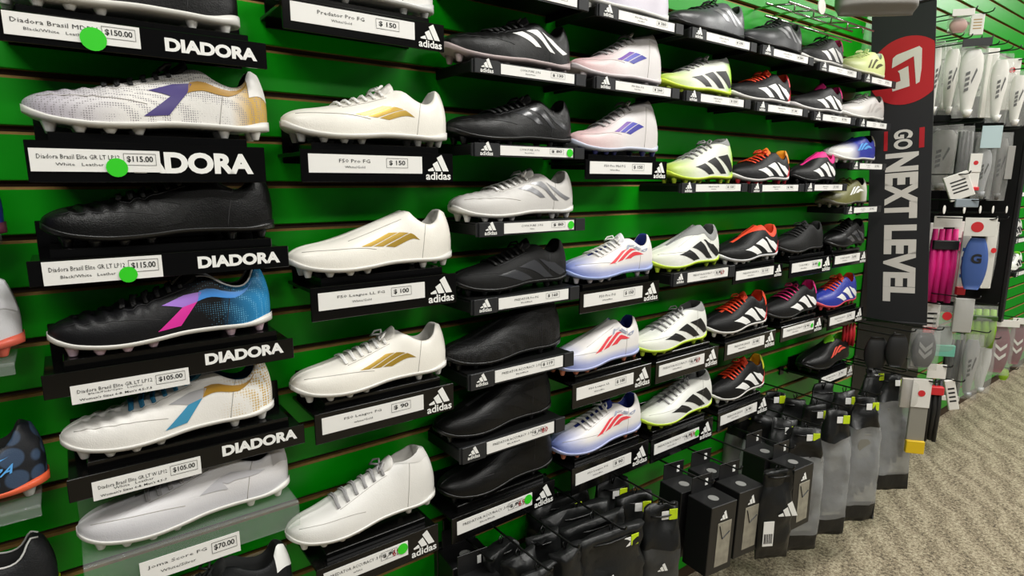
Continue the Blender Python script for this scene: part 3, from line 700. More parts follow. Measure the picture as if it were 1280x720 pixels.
# top row
TI = -1.95
row('L', TI, 0, 'charcoal shelf in top row under white and lilac boot', 'F50 Elite FG', '$ 250', X0=.955)
row('L', TI, 1, 'charcoal shelf in top row under grey metallic boot', 'COPA ICON FG', '$ 230', X0=1.275)
row('L', TI, 2, 'charcoal shelf in top row under dark grey boot with grey stripes', 'COPA PURE 2 FG', '$ 230', X0=1.59)
row('L', TI + .1, 3, 'charcoal shelf in top row under black boot with pink collar', 'PREDATOR FG', '$ 220', X0=1.915)
row('L', TI + .15, 4, 'charcoal shelf in top row under pale lime boot', 'X CRAZY FG', '$ 230', X0=2.225, wd=.265)
tz = lambda i: zi(i) + LZ
boot(.945, .076, tz(TI), .30, 'mid', upper_mat('white_lilac', 'cfc9d4', toe='b9b4c4', tr=(.02, .2), rough=.4), LIN_G, W_, laces=CW, detail=0, label='white and lilac boot in top row nearest the brown toe')
boot(1.262, .076, tz(TI), .31, 'low', U['grey'], LIN_K, K_, laces=CK, stripes='copa', stripe_col=S_SIL, detail=0, label='grey metallic boot in top row')
boot(1.575, .076, tz(TI), .31, 'low', U['dgrey'], LIN_K, K_, laces=CK, stripes='copa', stripe_col=mat('stripe_mid_grey', '777779', .35), detail=0, tongue=LIN_K, label='dark grey boot with grey stripes in top row')
boot(1.893, .076, tz(TI + .1), .27, 'low', U['pink'], LIN_P, W_, laces=CK, stripes='pred', stripe_col=S_W, detail=0, heel_tab=LIN_P, label='black boot with white stripes and pink collar in top row')
boot(2.16, .076, tz(TI + .15), .325, 'low', U['lime'], LIN_W, rub('e0e0c0'), laces=mat('cord_lime', 'dde6a8', .6), stripes='thin', stripe_col=mat('stripe_olive', '4a4a1e', .5), detail=0, label='pale lime boot with dark stripes in top row beside banner')
p = at(716, 4, .09)
boot(p.x - .285, .076, tz(TI) + .006, .30, 'low', upper_mat('brown', '6b4038', rough=.5), LIN_K, rub('7a5a50'), detail=0, label='brown boot mostly cut off above top row')
ledge(.64, .93, zi(TI) + .006, 'charcoal shelf in top row under brown boot', card=dict(title='COPA GLORO', sub='Brown', price='$ 100'))
# second row
row('L', 0, 0, 'charcoal shelf with $260 card under white boot with pink toe', 'F50 Elite FG', '$ 260', X0=.952, sub='Pink/White')
row('L', .02, 1, 'charcoal shelf under white boot with lime heel, second row', 'PREDATOR FG', '$ 220', X0=1.265)
row('L', .05, 2, 'charcoal shelf under black boot with red laces, second row', 'PREDATOR PRO', '$ 160', X0=1.582)
row('L', .12, 3, 'charcoal shelf under black boot with pink collar, second row', 'PREDATOR FG', '$ 150', X0=1.905)
row('L', .15, 4, 'charcoal shelf under pale grey boot, second row', 'COPA FG', '$ 130', X0=2.22, wd=.265)
boot(.936, .076, tz(0), .292, 'mid', U['f50pink'], LIN_G, rub('d8cfd0'), laces=CG, stripes='gold', stripe_col=S_GRAD, detail=1, hs=.9, throat=LIN_G, collar=(mat('knit_pale_grey', 'bdbabb', .75), .58, .40), label='white high-collar boot with pink toe on charcoal shelf')
boot(1.233, .076, tz(.02), .295, 'sock', U['lime_heel'], mat('lining_mid_grey', '8b8d86', .8), rub('c9e03c'), laces=CG, stripes='pred', stripe_col=S_K, detail=0, hs=.9, throat=LIN_G, collar=(mat('knit_grey', '8f908e', .75), .60, .36), label='white boot with black stripes and bright lime heel, second row')
boot(1.53, .076, tz(.05), .31, 'low', U['pred'], LIN_O, rub('d9d6d2'), laces=CO, stripes='pred', stripe_col=S_W, detail=0, heel_tab=M_redheel, tongue=LIN_O, red_heel=True, label='black boot with white stripes and red laces, second row')
boot(1.865, .076, tz(.12), .318, 'low', U['pink'], LIN_P, rub('d8d6d4'), stripes='pred', stripe_col=S_W, detail=0, heel_tab=LIN_P, tongue=LIN_P, label='black boot with white stripes and pink collar, second row')
boot(2.19, .076, tz(.15), .325, 'low', U['greyw'], LIN_W, W_, laces=CW, detail=0, stripes='thin', stripe_col=mat('stripe_pale', 'b4b1ad', .4), label='pale grey boot beside banner, second row')
# third row
row('A', 2.30, 0, 'black gloss stand with $150 card under white mid boot with violet bars', 'F50 Pro Mid FG', '$ 150', X0=.937, h=.044, sub='White/Blue')
row('L', 3.0, 1, 'charcoal shelf under white boot with lime heel, third row', 'PREDATOR ELITE', '$ 120', X0=1.265, wd=.305)
row('L', 3.03, 2, 'charcoal shelf under black boot with orange laces and yellow tab', 'PREDATOR PRO', '$ 90', X0=1.583, wd=.305)
row('L', 3.03, 3, 'charcoal shelf under black laceless boot with pink collar', 'PREDATOR LL', '$ 130', X0=1.892)
row('L', 2.06, 4, 'charcoal shelf under blue boot with white toe', 'X CRAZY .3', '$ 90', X0=2.20, wd=.285)
row('L', 4.10, 4, 'charcoal shelf under olive boot', 'F50 LEAGUE', '$ 90', X0=2.19, wd=.29)
boot(.934, .076, zi(2.30) + RS, .292, 'mid', U['f50pink'], LIN_G, rub('c9cfe0'), stud=rub('3a3f7a'), laces=CG, stripes='gold', stripe_col=S_GRAD, throat=LIN_G, hs=.97, collar=(mat('knit_pale_grey', 'bdbabb', .75), .58, .40), label='white high-collar boot with pink toe on black gloss stand')
boot(1.272, .076, tz(3.0), .288, 'sock', U['lime_heel'], mat('lining_mid_grey', '8b8d86', .8), rub('c9e03c'), laces=CG, stripes='pred', stripe_col=S_K, detail=0, throat=LIN_G, collar=(mat('knit_grey', '8f908e', .75), .60, .36), label='white boot with black stripes and bright lime heel, third row')
boot(1.562, .076, tz(3.03), .308, 'low', U['pred'], mat('lining_yellow', 'e89a1a', .7), rub('d9d6d2'), stud=M_redheel, laces=CO, stripes='pred', stripe_col=S_W, detail=0, heel_tab=mat('tab_amber', 'e58a1c', .5), tongue=mat('tongue_amber', 'e5761c', .6), red_heel=True, label='black boot with orange laces and amber tab, third row')
boot(1.905, .076, tz(3.03), .278, 'slip', U['pink'], LIN_P, K_, stripes='pred', stripe_col=S_W, detail=0, throat=LIN_P, collar=(mat('knit_pink', 'e0207f', .65), .36, .40), label='black laceless boot with bright pink collar, third row')
boot(2.15, .076, tz(2.06), .325, 'low', U['bluewhite'], LIN_K, W_, stripes='slant', stripe_col=S_BLUEL, detail=0, heel_tab=mat('heel_olive', 'b9b89a', .4), label='blue boot with light blue stripes and white toe')
boot(2.135, .076, tz(4.10), .31, 'low', U['olive'], LIN_K, rub('6d6a5e'), stripes='slant', stripe_col=S_W, laces=mat('cord_olive', '77733f', .7), detail=0, label='olive boot with white stripes beside banner')
# fourth row
row('A', 6.22, 0, 'black gloss stand with $150 card under white laced boot with red bars', 'F50 Pro FG', '$ 150', X0=.928, h=.052, sub='White/Blue')
row('L', 6.05, 1, 'charcoal shelf under laceless white boot with lime sole', 'PREDATOR ACCURACY .3', '$ 90', X0=1.25, wd=.285, h=.033, scrawl='69')
row('A', 6.28, 2, 'black gloss stand under black boot with orange collar', 'PREDATOR LEAGUE LL', '$ 110', X0=1.54, wd=.272, h=.042)
row('A', 6.25, 3, 'black gloss stand under plain black laced boot, fourth row', 'COPA PURE .3', '$ 80', X0=1.856, h=.056, dot=(.9, .5, .008))
row('A', 6.28, 4, 'black gloss stand under black boot with grey stripes, fourth row', 'X CRAZY LEAGUE', '$ 80', X0=2.15, wd=.265, h=.046)
def f50(root, la): side_text(root, la, 'F50', .60, .86, .475, .60, mat('print_grey_blue', '9aa0b4', .4), .06)
boot(.925, .076, zi(6.22) + RS, .300, 'low', U['f50'], LIN_B, rub('9fb0e0', .3), stud=rub('d5d0d4', .2), laces=CW, stripes='slant', stripe_col=S_RED, throat=LIN_B, extras=f50, tongue=mat('tongue_pale', 'dcdbe0', .6), label='white laced boot with blue toe and red bars beside laceless white boot with lime sole')
boot(1.218, .076, tz(6.05), .30, 'slip', U['white_lime'], mat('lining_dark_grey', '5c5d5c', .8), rub('c3e03c'), stripes='pred', stripe_col=S_K, throat=LIN_G, hs=1.08, collar=(mat('knit_grey', '8f908e', .75), .34, .42), label='laceless white boot with black stripes and lime sole')
boot(1.522, .076, zi(6.28) + RS, .315, 'slip', U['pred'], LIN_O, rub('d6d6d8'), stripes='pred', stripe_col=S_W, throat=LIN_O, red_heel=True, collar=(mat('knit_orange', 'e2431c', .65), .40, .36), label='black laceless boot with white stripes and orange collar')
boot(1.85, .076, zi(6.25) + RS, .288, 'low', U['blackm'], LIN_K, K_, laces=CK, tongue=LIN_K, detail=0, label='plain black laced boot between orange-collar boot and striped black boot')
boot(2.18, .076, zi(6.28) + RS, .285, 'low', U['black'], LIN_K, K_, laces=CK, stripes='pred', stripe_col=S_DK, tongue=LIN_K, detail=0, label='black boot with grey stripes beside banner, fourth row')
# fifth row
row('A', 9.08, 0, 'black gloss stand with $100 card under laceless white boot with red bars', 'F50 League LL', '$ 100', X0=.911, h=.062, sub='White/Blue')
row('A', 9.12, 1, 'black gloss stand under white boot with lime sole, fifth row', 'PREDATOR ACCURACY .3 L', '$ 90', X0=1.21, h=.060, scrawl='69')
row('A', 9.10, 2, 'black gloss stand under black boot with orange laces, fifth row', 'PREDATOR LEAGUE', '$ 100', X0=1.522, h=.055)
row('A', 9.08, 3, 'black gloss stand under black boot with pink laces', 'PREDATOR ACCURACY .3', '$ 90', X0=1.835, h=.052, dot=(.93, .5, .008))
row('A', 9.15, 4, 'black gloss stand under blue boot with orange laces', 'PREDATOR LEAGUE', '$ 90', X0=2.156, h=.056)
boot(.886, .076, zi(9.08) + RS, .30, 'slip', U['f50'], LIN_B, rub('b8c0e6', .3), stud=rub('e08a6a', .3), stripes='slant', stripe_col=S_RED, extras=f50, hs=1.02, label='laceless white boot with blue toe and red bars on $100 stand')
boot(1.17, .076, zi(9.12) + RS, .31, 'sock', U['white_lime'], mat('lining_dark_grey', '5c5d5c', .8), rub('c3e03c'), laces=CG, stripes='pred', stripe_col=S_K, throat=LIN_G, hs=.94, collar=(mat('knit_grey', '8f908e', .75), .60, .42), label='white laced boot with black stripes and lime sole, fifth row')
boot(1.49, .076, zi(9.10) + RS, .312, 'low', U['pred'], LIN_O, rub('dedcd8'), laces=CO, stripes='pred', stripe_col=S_W, tongue=LIN_O, throat=LIN_O, heel_tab=LIN_O, hs=1.08, red_heel=True, label='black boot with white stripes and orange laces, fifth row')
boot(1.81, .076, zi(9.08) + RS, .318, 'low', U['pink'], LIN_P, K_, laces=CP, stripes='pred', stripe_col=S_W, heel_tab=LIN_P, tongue=LIN_K, detail=0, hs=1.08, label='black boot with white stripes, pink laces and pink heel')
boot(2.145, .076, zi(9.15) + RS, .30, 'low', U['blue'], LIN_O, rub('e0505a'), laces=CO, stripes='pred', stripe_col=S_W, tongue=LIN_O, throat=LIN_O, detail=0, hs=1.1, label='blue boot with orange laces and white stripes')
# sixth row
row('A', 11.9, 0, 'black gloss stand with $90 card under laced white boot with red bars', 'F50 League FG', '$ 90', X0=.914, h=.070, sub='White/Blue')
row('A', 11.98, 1, 'black gloss stand under white boot with lime sole, lowest row', 'PREDATOR ACCURACY .3 FG', '$ 90', X0=1.205, h=.068, dot=(.95, .5, .010), scrawl='69')
row('A', 11.98, 2, 'black gloss stand under black boot with orange laces and lime-yellow tab', 'PREDATOR LEAGUE', '$ 90', X0=1.51, h=.056)
row('A', 12.12, 4, 'black gloss stand under black boot with coral stripes', 'X SPEEDPORTAL .3', '$ 70', X0=2.135, wd=.27, h=.045)
boot(.892, .076, zi(11.9) + RS, .312, 'low', U['f50'], LIN_B, rub('b8c0e6', .3), stud=rub('e08a6a', .3), laces=CW, stripes='slant', stripe_col=S_RED, throat=LIN_B, extras=f50, tongue=LIN_B, hs=1.04, label='white laced boot with blue toe and red bars above the hanging boxes')
boot(1.212, .076, zi(11.98) + RS, .315, 'sock', U['white_lime'], mat('lining_dark_grey', '5c5d5c', .8), rub('c3e03c'), laces=CG, stripes='pred', stripe_col=S_K, throat=LIN_G, hs=.96, collar=(mat('knit_grey', '8f908e', .75), .60, .42), label='white laced boot with black stripes and lime sole, lowest row')
boot(1.535, .076, zi(11.98) + RS, .285, 'low', U['pred'], mat('lining_yellow', 'e8b01a', .7), rub('dedcd8'), laces=CO, stripes='pred', stripe_col=S_W, tongue=LIN_O, throat=LIN_O, heel_tab=mat('tab_yellow_green', 'c8c832', .5), hs=1.1, red_heel=True, label='black boot with orange laces and yellow tab, lowest row')
boot(2.10, .076, zi(12.12) + RS, .33, 'low', U['black'], LIN_LIME, K_, stripes='slant', stripe_col=S_COR, tongue=LIN_LIME, detail=0, label='black boot with three coral stripes and lime lining')

# ------------------------------------------------------------------ banner and side panels
M_ban = mat('black_banner_cloth', '1b1b1d', .7, bump=.1, bscale=900); M_bred = mat('banner_red', 'b3141f', .6); M_bwhite = mat('banner_white', 'd9d4cc', .6)
pb0 = at(1083, 401, .10); rr = FW + RT * ((1158 - 640) / FPX) - UP * ((412 - 360) / FPX); pb1 = CAMP + rr * ((pb0.z - CAMZ) / rr.z)
ex = (pb1 - pb0); BW = ex.length; ex.normalize(); SW = math.radians(4.5)
ez = Vector((0, 0, 1)) * math.cos(SW) - ex * math.sin(SW); ex = ex * math.cos(SW) + Vector((0, 0, 1)) * math.sin(SW); ey = ez.cross(ex).normalized(); BH = 1.19
ban = empty('hanging_banner', label='black vertical banner with white lettering and red emblem', cat='banner')
ban.matrix_world = Matrix(((ex.x, ey.x, ez.x, pb0.x), (ex.y, ey.y, ez.y, pb0.y), (ex.z, ey.z, ez.z, pb0.z), (0, 0, 0, 1)))
MB().box(0, BW, 0, .004, 0, BH).build('cloth', M_ban, ban)
MB().tube([(-.01, .002, BH), (BW + .01, .002, BH)], .008, 8).build('top_rod', M_hook, ban, smooth=True)
MB().tube([(0, .002, .004), (BW, .002, .004)], .005, 8).build('bottom_rod', M_ban, ban, smooth=True)
def bu(py): return BH * (406 - py) / (406 - 16)          # picture row -> height on the banner
def bantext(st, y0, y1, a, b, material, bold=.05):
    """lettering that reads downwards; occupies a..b across the banner"""
    o = text(st, ban, BW * a, bu(y0), -.001, width=bu(y0) - bu(y1), height=BW * (b - a), material=material, bold=bold, rot=math.pi / 2)
    return o
bantext('LEVEL', 280, 378, .27, .80, M_bwhite); bantext('NEXT', 191, 272, .27, .80, M_bwhite); bantext('GO', 163, 187, .40, .70, M_bwhite, .04)
m = MB(); m.box(BW * .80, BW * .88, -.0012, 0, bu(187), bu(163)); m.build('red_bar', M_bred, ban)
m = MB(); m.box(BW * .24, BW * .30, -.0012, 0, bu(187), bu(163)); m.build('red_bar', M_bred, ban)
cz = bu(93); er = BW * .60; cx = BW * .56
MB().prism([(min(BW - .001, max(.001, cx + er * math.cos(a))), cz + er * math.sin(a)) for a in [2 * math.pi * k / 48 for k in range(48)]], -.0012, 0).build('emblem_disc', M_bred, ban)
m = MB()
for poly in ([(-.36, .14), (-.34, .43), (-.24, .51), (.34, .64), (.41, .56), (.41, -.01), (.37, -.40), (.28, -.45), (.21, .38)], [(.07, .12), (.12, -.48), (-.33, -.56), (-.36, -.34), (-.12, -.28), (-.15, -.06), (-.20, .02)]):
    m.prism([(cx + er * p[0], cz + er * p[1]) for p in poly], -.0024, -.0013)
m.build('emblem_mark', M_bwhite, ban)
bantext('G-FORM', 80, 134, .10, .19, M_bwhite, .02)
arm = empty('banner_arm', (pb0.x, 0, pb0.z + BH + .02), 'black wall arm carrying the vertical banner', 'bracket')
top0 = pb0 + ez * (BH + .009)
MB().tube([(0, -.002, .012), (top0.x - pb0.x + ex.x * BW, top0.y + ex.y * BW, top0.z - pb0.z - BH - .004 + ex.z * BW)], .006, 8).build('rod', M_hook, arm, smooth=True)
MB().bbox(-.03, .03, -.006, 0, -.02, .05, .001).build('wall_plate', M_hook, arm)
# black side panel that ends the accessory bay
pz = [at(1262, 105, .3).z, at(1258, 395, .3).z]
sp = empty('end_panel', (3.5, 0, pz[1]), 'black upright end panel beyond the hanging shin guards', 'panel')
MB().bbox(0, .03, -.30, -.001, 0, pz[0] - pz[1], .003).build('board', M_blackm, sp)
MB().bbox(-.002, .032, -.315, -.30, -.01, pz[0] - pz[1] + .01, .002).build('edge_trim', mat('dark_trim', '1a1a1a', .4), sp)

bb = empty('backing_board', (2.72, 0, Z0 - 1.32), 'black backing board behind the shin guard packs', 'panel')
bz = pz[0] - .03 - (Z0 - 1.32)
MB().bbox(0, .775, -.0045, -.0005, 0, bz, .001).build('board', M_blackm, bb)
MB().bbox(-.006, .775, -.007, -.0005, bz, bz + .018, .001).build('top_trim', mat('dark_trim', '1a1a1a', .4), bb)
# ------------------------------------------------------------------ hooks, bags, boxes
def ppm(P): return FPX / ((P - CAMP).dot(FW))
def hook(X, z, end, label, disc=None, mt=None, group='wire display hooks'):
    r = empty('display_hook', (X, 0, z), label, 'hook', group)
    MB().tube([(0, -.002, 0), (0, -end, 0), (0, -end - .012, .004), (0, -end - .016, .014)], .0026, 6).build('wire', mt or M_hook, r, smooth=True)
    MB().bbox(-.014, .014, -.006, 0, -.018, .014, .001).build('wall_clip', mt or M_hook, r)
    if disc: MB().disc((0, -end - .017, .014), .016, th=.002, seg=14, sx=.75).build('end_disc', disc, r)
    return r
M_bag = mat('black_nylon', '181919', .40, bump=.5, bscale=60, spec=.4); M_bagg = mat('grey_nylon', '3a3b3b', .5, bump=.4, bscale=60)
M_bagfilm = clear_mat('grey_clear_film', tint=(.78, .79, .79), amount=.56, rough=.12, body=(.46, .47, .47))
M_glove = mat('dark_glove_foam', '1c1c1e', .7); M_glove2 = mat('grey_glove_palm', '77756c', .7)
def pouch_rows(w, h, th, seed, neck=.62, wob=.017, n=22, seg=26):
    """bag skin: bunched at the hook when neck is small, folded flat when neck is near 1"""
    rows = []; bunch = 1 - neck
    for i in range(n + 1):
        v = i / n
        wf = 1 - bunch * (1 - sstep(0, .34, v)) - .06 * sstep(.75, 1, v); tf = .45 + .55 * sstep(0, .3, v) - .80 * sstep(.72, 1, v)
        amp = wob * (1.7 - 1.2 * sstep(.1, .5, v)); row = []
        for k in range(seg):
            a = 2 * math.pi * k / seg; c, sn = math.cos(a), math.sin(a)
            x = w / 2 * wf * math.copysign(abs(c) ** .6, c); y = th / 2 * tf * math.copysign(abs(sn) ** .8, sn); z = -h * v
            d = noise.noise(Vector((x * 16 + seed * 3.1, y * 12, z * 11 + seed))) * amp
            d2 = (abs(noise.noise(Vector((x * 30 + seed * 1.7, z * 22, z * 8 - seed)))) - .25) * amp * 1.2
            sag = .012 * noise.noise(Vector((x * 11, seed, 0))) * (1 - sstep(0, .25, v))
            row.append(Vector((x + d * .45, y + (d + d2) * (1 if sn < 0 else .35), z + d * .4 + sag)))
        rows.append(row)
    return rows
def glove(parent, w, h, z0, mt, mt2):
    """goalkeeper glove inside the bag: palm with five fingers pointing down, cuff on top"""
    m = MB(); pw = w * .62
    rows = []
    for i in range(6):
        v = i / 5; rows.append([Vector((pw / 2 * (.85 + .15 * v) * math.copysign(abs(math.cos(a * math.pi / 6)) ** .6, math.cos(a * math.pi / 6)), .011 * math.sin(a * math.pi / 6), z0 - h * .5 * v)) for a in range(12)])
    n = m.grid(rows, closed=True); m.face([n + a for a in range(12)]); m.face([n + 60 + a for a in range(12)][::-1])
    for f in range(4):
        x = -pw / 2 + pw * (f + .5) / 4; L = h * (.34, .40, .38, .30)[f]
        m.tube([(x, 0, z0 - h * .46), (x * 1.04, -.003, z0 - h * .5 - L * .5), (x * 1.06, 0, z0 - h * .5 - L)], [pw / 8.2, pw / 8.2, pw / 11], 7)
    m.tube([(pw * .42, 0, z0 - h * .22), (pw * .62, -.003, z0 - h * .40), (pw * .66, 0, z0 - h * .56)], [pw / 8, pw / 8, pw / 11], 7)
    g = m.build('glove', mt, parent, smooth=True)
    MB().bbox(-pw * .3, pw * .3, -.0145, -.011, z0 - h * .42, z0 - h * .10, .002).build('palm_panel', mt2, g)
    return g
def pouch(P, w, h, th, yaw, label, group, top=.3, body='film', bottom=.85, tagged=None, mark=None, seed=1, neck=.62, tilt=0, fill=True, barcode=False, bodymat=None):
    """drawstring bag hanging by its top from a hook; P is the top centre"""
    r = empty('drawstring_bag', P, label, 'bag', group, (math.radians(tilt), 0, math.radians(yaw)))
    rows = pouch_rows(w, h, th, seed, neck); n = len(rows) - 1
    a = max(1, round(top * n)); b = min(n - 1, round(bottom * n))
    def part(nm, i0, i1, mt, capb=False, capt=False):
        m = MB(); k = m.grid(rows[i0:i1 + 1], closed=True, flip=True); C = len(rows[0])
        if capt: m.face([k + j for j in range(C)])
        if capb: m.face([k + (i1 - i0) * C + j for j in range(C)][::-1])
        return m.build(nm, mt, r, smooth=True)
    if body == 'film':
        part('top_panel', 0, a, M_bag, capt=True); part('clear_panel', a, b, bodymat or M_bagfilm); part('base_panel', b, n, M_bag, capb=True)
        if fill: glove(r, w, h * .62, -h * .22, M_glove, M_glove2)
    else:
        part('top_panel', 0, a, M_bag, capt=True); part('body', a, n, bodymat or M_bag, capb=True)
    # drawstring and hanging loop
    m = MB(); m.tube([(-w * .30, -th * .22, -h * .05), (-w * .1, -th * .34, -h * .055), (w * .1, -th * .34, -h * .052), (w * .30, -th * .22, -h * .05)], .0025, 5)
    m.tube([(0, 0, -h * .03), (-.006, 0, .010), (0, 0, .018), (.006, 0, .010), (0, 0, -h * .03)], .0018, 5); m.build('drawstring', M_hook, r, smooth=True)
    if tagged:
        x, v = tagged; i = min(n, int(v * n)); y = min(p.y for p in rows[i]) - .002
        MB().bbox(w * x, w * x + .022, y - .002, y, -h * v - .028, -h * v, .0006).build('hang_tag', M_lime_tag, r)
        MB().bbox(w * x - .020, w * x - .001, y - .0015, y, -h * v - .026, -h * v - .004, .0005).build('price_tag', M_card, r)
    if mark:
        x, v, sz = mark; i = min(n, int(v * n)); y = min(min(p.y for p in rows[q]) for q in range(max(0, i - 2), min(n, i + 2))) - .0015
        logo(r, w * x, -h * v, y, sz, M_white, with_text=False, tall=1.15)
    if barcode:
        y = -th * .5 - .004; c = MB().box(-w * .42, -w * .12, y - .001, y, -h * .80, -h * .52).build('barcode_label', M_card, r)
        m = MB(); x = -w * .39
        while x < -w * .15: ww = R0.choice((.0008, .0014, .002)); m.box(x, x + ww, y - .0016, y - .001, -h * .77, -h * .66); x += ww + R0.choice((.001, .002))
        m.build('bars', M_ink, c)
    return r
def atZ(px, py, z):
    r = FW + RT * ((px - 640) / FPX) - UP * ((py - 360) / FPX)
    return CAMP + r * ((z - CAMZ) / r.z)
GB = 'black drawstring bags on the low hooks'
HZ = Z0 - 13 * PITCH                       # groove that takes the low hooks
def cluster(px, py, pyb, wpx, n, step, labels, hl, X=None, z=None, **k):
    """n bags one behind the other on one hook; the front one at the picture point px, py"""
    P = atX(px, py, X) if X else atZ(px, py, z or HZ - .018)
    off = -P.y; h = max(.12, min(.44, P.z - at(px, pyb, off).z)); w = wpx / ppm(P)
    for j in range(n):
        kk = dict(k); kk['seed'] = k.get('seed', 1) + j * 2.3
        if j: kk['mark'] = None
        kk['tagged'] = k['tags'][j] if 'tags' in k else None
        kk.pop('tags', None); yw = kk.pop('yaw', -30); th = kk.pop('th', .05)
        pouch(P + Vector((R0.uniform(-.006, .006) if j else 0, step * j, 0)), w, h, th, yw + (R0.uniform(-5, 5) if j else 0), labels[j], GB, **kk)
    if hl: hook(P.x, P.z + .018, off + .03, hl)
    return P
cluster(764, 662, 830, 104, 4, .06, ['front black nylon bag with white three-bar mark and lime tag', 'black nylon bag right behind the front marked bag', 'third black nylon bag on the hook of the front marked bag', 'black nylon bag closest to the wall behind the front marked bag'],
        'black hook carrying four plain nylon bags', body='solid', top=.22, th=.05, yaw=-8, neck=.95, tags=[(.24, .05), (.18, .04), (.22, .05), (.14, .03)], mark=(-.22, .30, .036), seed=3)
cluster(672, 712, 860, 56, 3, .06, ['black bag beneath the marked-down card, foremost on its hook', 'black bag beneath the marked-down card, middle on its hook', 'black bag beneath the marked-down card, rearmost on its hook'],
        'black hook beneath the marked-down card', body='solid', top=.22, th=.055, yaw=-8, neck=.9, tags=[None, None, None], seed=13)
cluster(826, 632, 790, 54, 3, .08, ['grey nylon bag with black top and three-bar mark beside the boxes', 'black bag behind the grey nylon bag beside the boxes', 'black bag nearest the wall on the hook beside the boxes'],
        'black hook carrying the grey nylon bag', body='solid', bodymat=M_bagg, top=.26, th=.05, yaw=-24, neck=.88, tags=[(.15, .01), (.1, .02), (.12, .05)], mark=(-.2, .42, .032), seed=9)
cluster(706, 684, 830, 54, 2, .07, ['black bag under the marked-down black stand, in front', 'black bag under the marked-down black stand, behind'],
        'black hook under the marked-down black stand', body='solid', top=.3, th=.055, yaw=-10, neck=.85, tags=[None, None], seed=17)
# hanging cartons with a window
M_carton = mat('black_carton', '121213', .42); M_carwin = mat('pale_guard_behind_window', '9c9788', .35, vary=.35, vscale=40)
def carton(P, w, d, h, label, yaw=-6, tilt=0):
    """P: top front left corner"""
    r = empty('hanging_carton', P - Vector((0, 0, h)), label, 'box', 'black cartons with a clear window', (0, math.radians(tilt), math.radians(yaw)))
    MB().bbox(0, w, 0, d, 0, h, .0015).build('carton_body', M_carton, r)
    MB().bbox(w * .30, w * .84, -.0012, 0, h * .10, h * .74, .0004).build('window', M_carwin, r)
    m = MB(); m.tube([(w * .36, -.002, h * .70), (w * .50, -.002, h * .50), (w * .78, -.002, h * .58)], .0016, 4); m.build('guard_edge', M_grey, r)
    logo(r, w * .34, h * .78, -.0008, w * .34, M_white, with_text=False, tall=1.25)
    MB().disc((w * .48, d * .45, h), .014, ax=(0, 0, 1), th=.0006, seg=14, sx=1.0).build('hang_hole_patch', mat('grey_patch', '8b8b88', .4), r)
    m = MB(); m.bbox(w * .1, w * .9, d - .002, d, h, h + .045, .0006); m.build('hang_tab', M_carton, r)
    m = MB(); m.box(w * .62, w * .72, d - .0032, d - .002, h + .014, h + .032); m.build('tab_print', M_white, r)
    return r
CB = ['front black carton with clear window and three-bar mark beside grey bag', 'front black carton with clear window and three-bar mark beside logo bag', 'black carton behind the one beside grey bag', 'black carton behind the one beside logo bag', 'black carton above the large logo bag', 'black carton beside the clear glove bag', 'low black carton under the marked-down stand, rear', 'low black carton under the marked-down stand, front']
ZC = HZ - .040                              # top of the hanging cartons
for j, (pxy, w, tl) in enumerate((((887, 637), .098, 3), ((922, 618), .104, 3))):
    P = atZ(*pxy, ZC); carton(P, w, .078, .19, CB[j], yaw=-5, tilt=tl); carton(P + Vector((.0, .092, .0)), w, .078, .19, CB[2 + j], yaw=-5, tilt=tl)
    hook(P.x + w * .5, HZ, -P.y - .04, 'black hook carrying cartons ' + ('beside the grey bag' if j == 0 else 'beside the logo bag'))
P = atZ(957, 574, ZC); carton(P, .095, .078, .19, CB[4], yaw=-5); hook(P.x + .045, HZ, -P.y + .045, 'black hook carrying the cartons above the logo bag')
carton(P + Vector((0, -.088, 0)), .095, .078, .19, CB[5], yaw=-5)
P = atZ(566, 712, ZC - .02); carton(P, .10, .078, .19, CB[6]); carton(P + Vector((.01, .085, 0)), .10, .06, .19, 'low black carton under the marked-down stand, against the wall'); hook(P.x + .05, HZ - .02, -P.y + .07, 'black hook carrying cartons under the marked-down stand'); carton(P + Vector((-.02, -.10, 0)), .09, .078, .19, CB[7])
# logo bag and clear glove bags
cluster(972, 588, 690, 46, 1, .07, ['black bag with large white three-bar mark and barcode label'], 'black hook carrying the bag with large three-bar mark', z=HZ - .005, body='solid', top=.2, th=.04, yaw=-30, neck=.8, mark=(-.10, .46, .066), barcode=True, seed=25)
NM = ['next to the cartons', 'second from the cartons', 'third from the cartons', 'beside the yellow-footed pack']
for q, (a, b, c, wd, n, X, nk) in enumerate(((1008, 534, 676, 54, 4, 1.805, .62), (1046, 512, 652, 44, 4, 1.965, .6), (1082, 496, 634, 46, 3, 2.10, .55), (1116, 468, 612, 46, 2, 2.44, .42))):
    cluster(a, b, c, wd, n, .07, ['clear glove bag with black top, ' + NM[q]] + [('second', 'third', 'fourth', 'fifth')[j] + ' bag back on the hook of the clear bag ' + NM[q] for j in range(n - 1)],
            'black hook carrying clear glove bags, ' + NM[q], X=X, body='film', top=.24, bottom=.87, th=.04, yaw=-36, neck=nk, tags=[(.1, .03), (.1, .03), None, (.05, .02), None][:n], seed=31 + q * 7, tilt=(0, -2, -3, -8)[q])

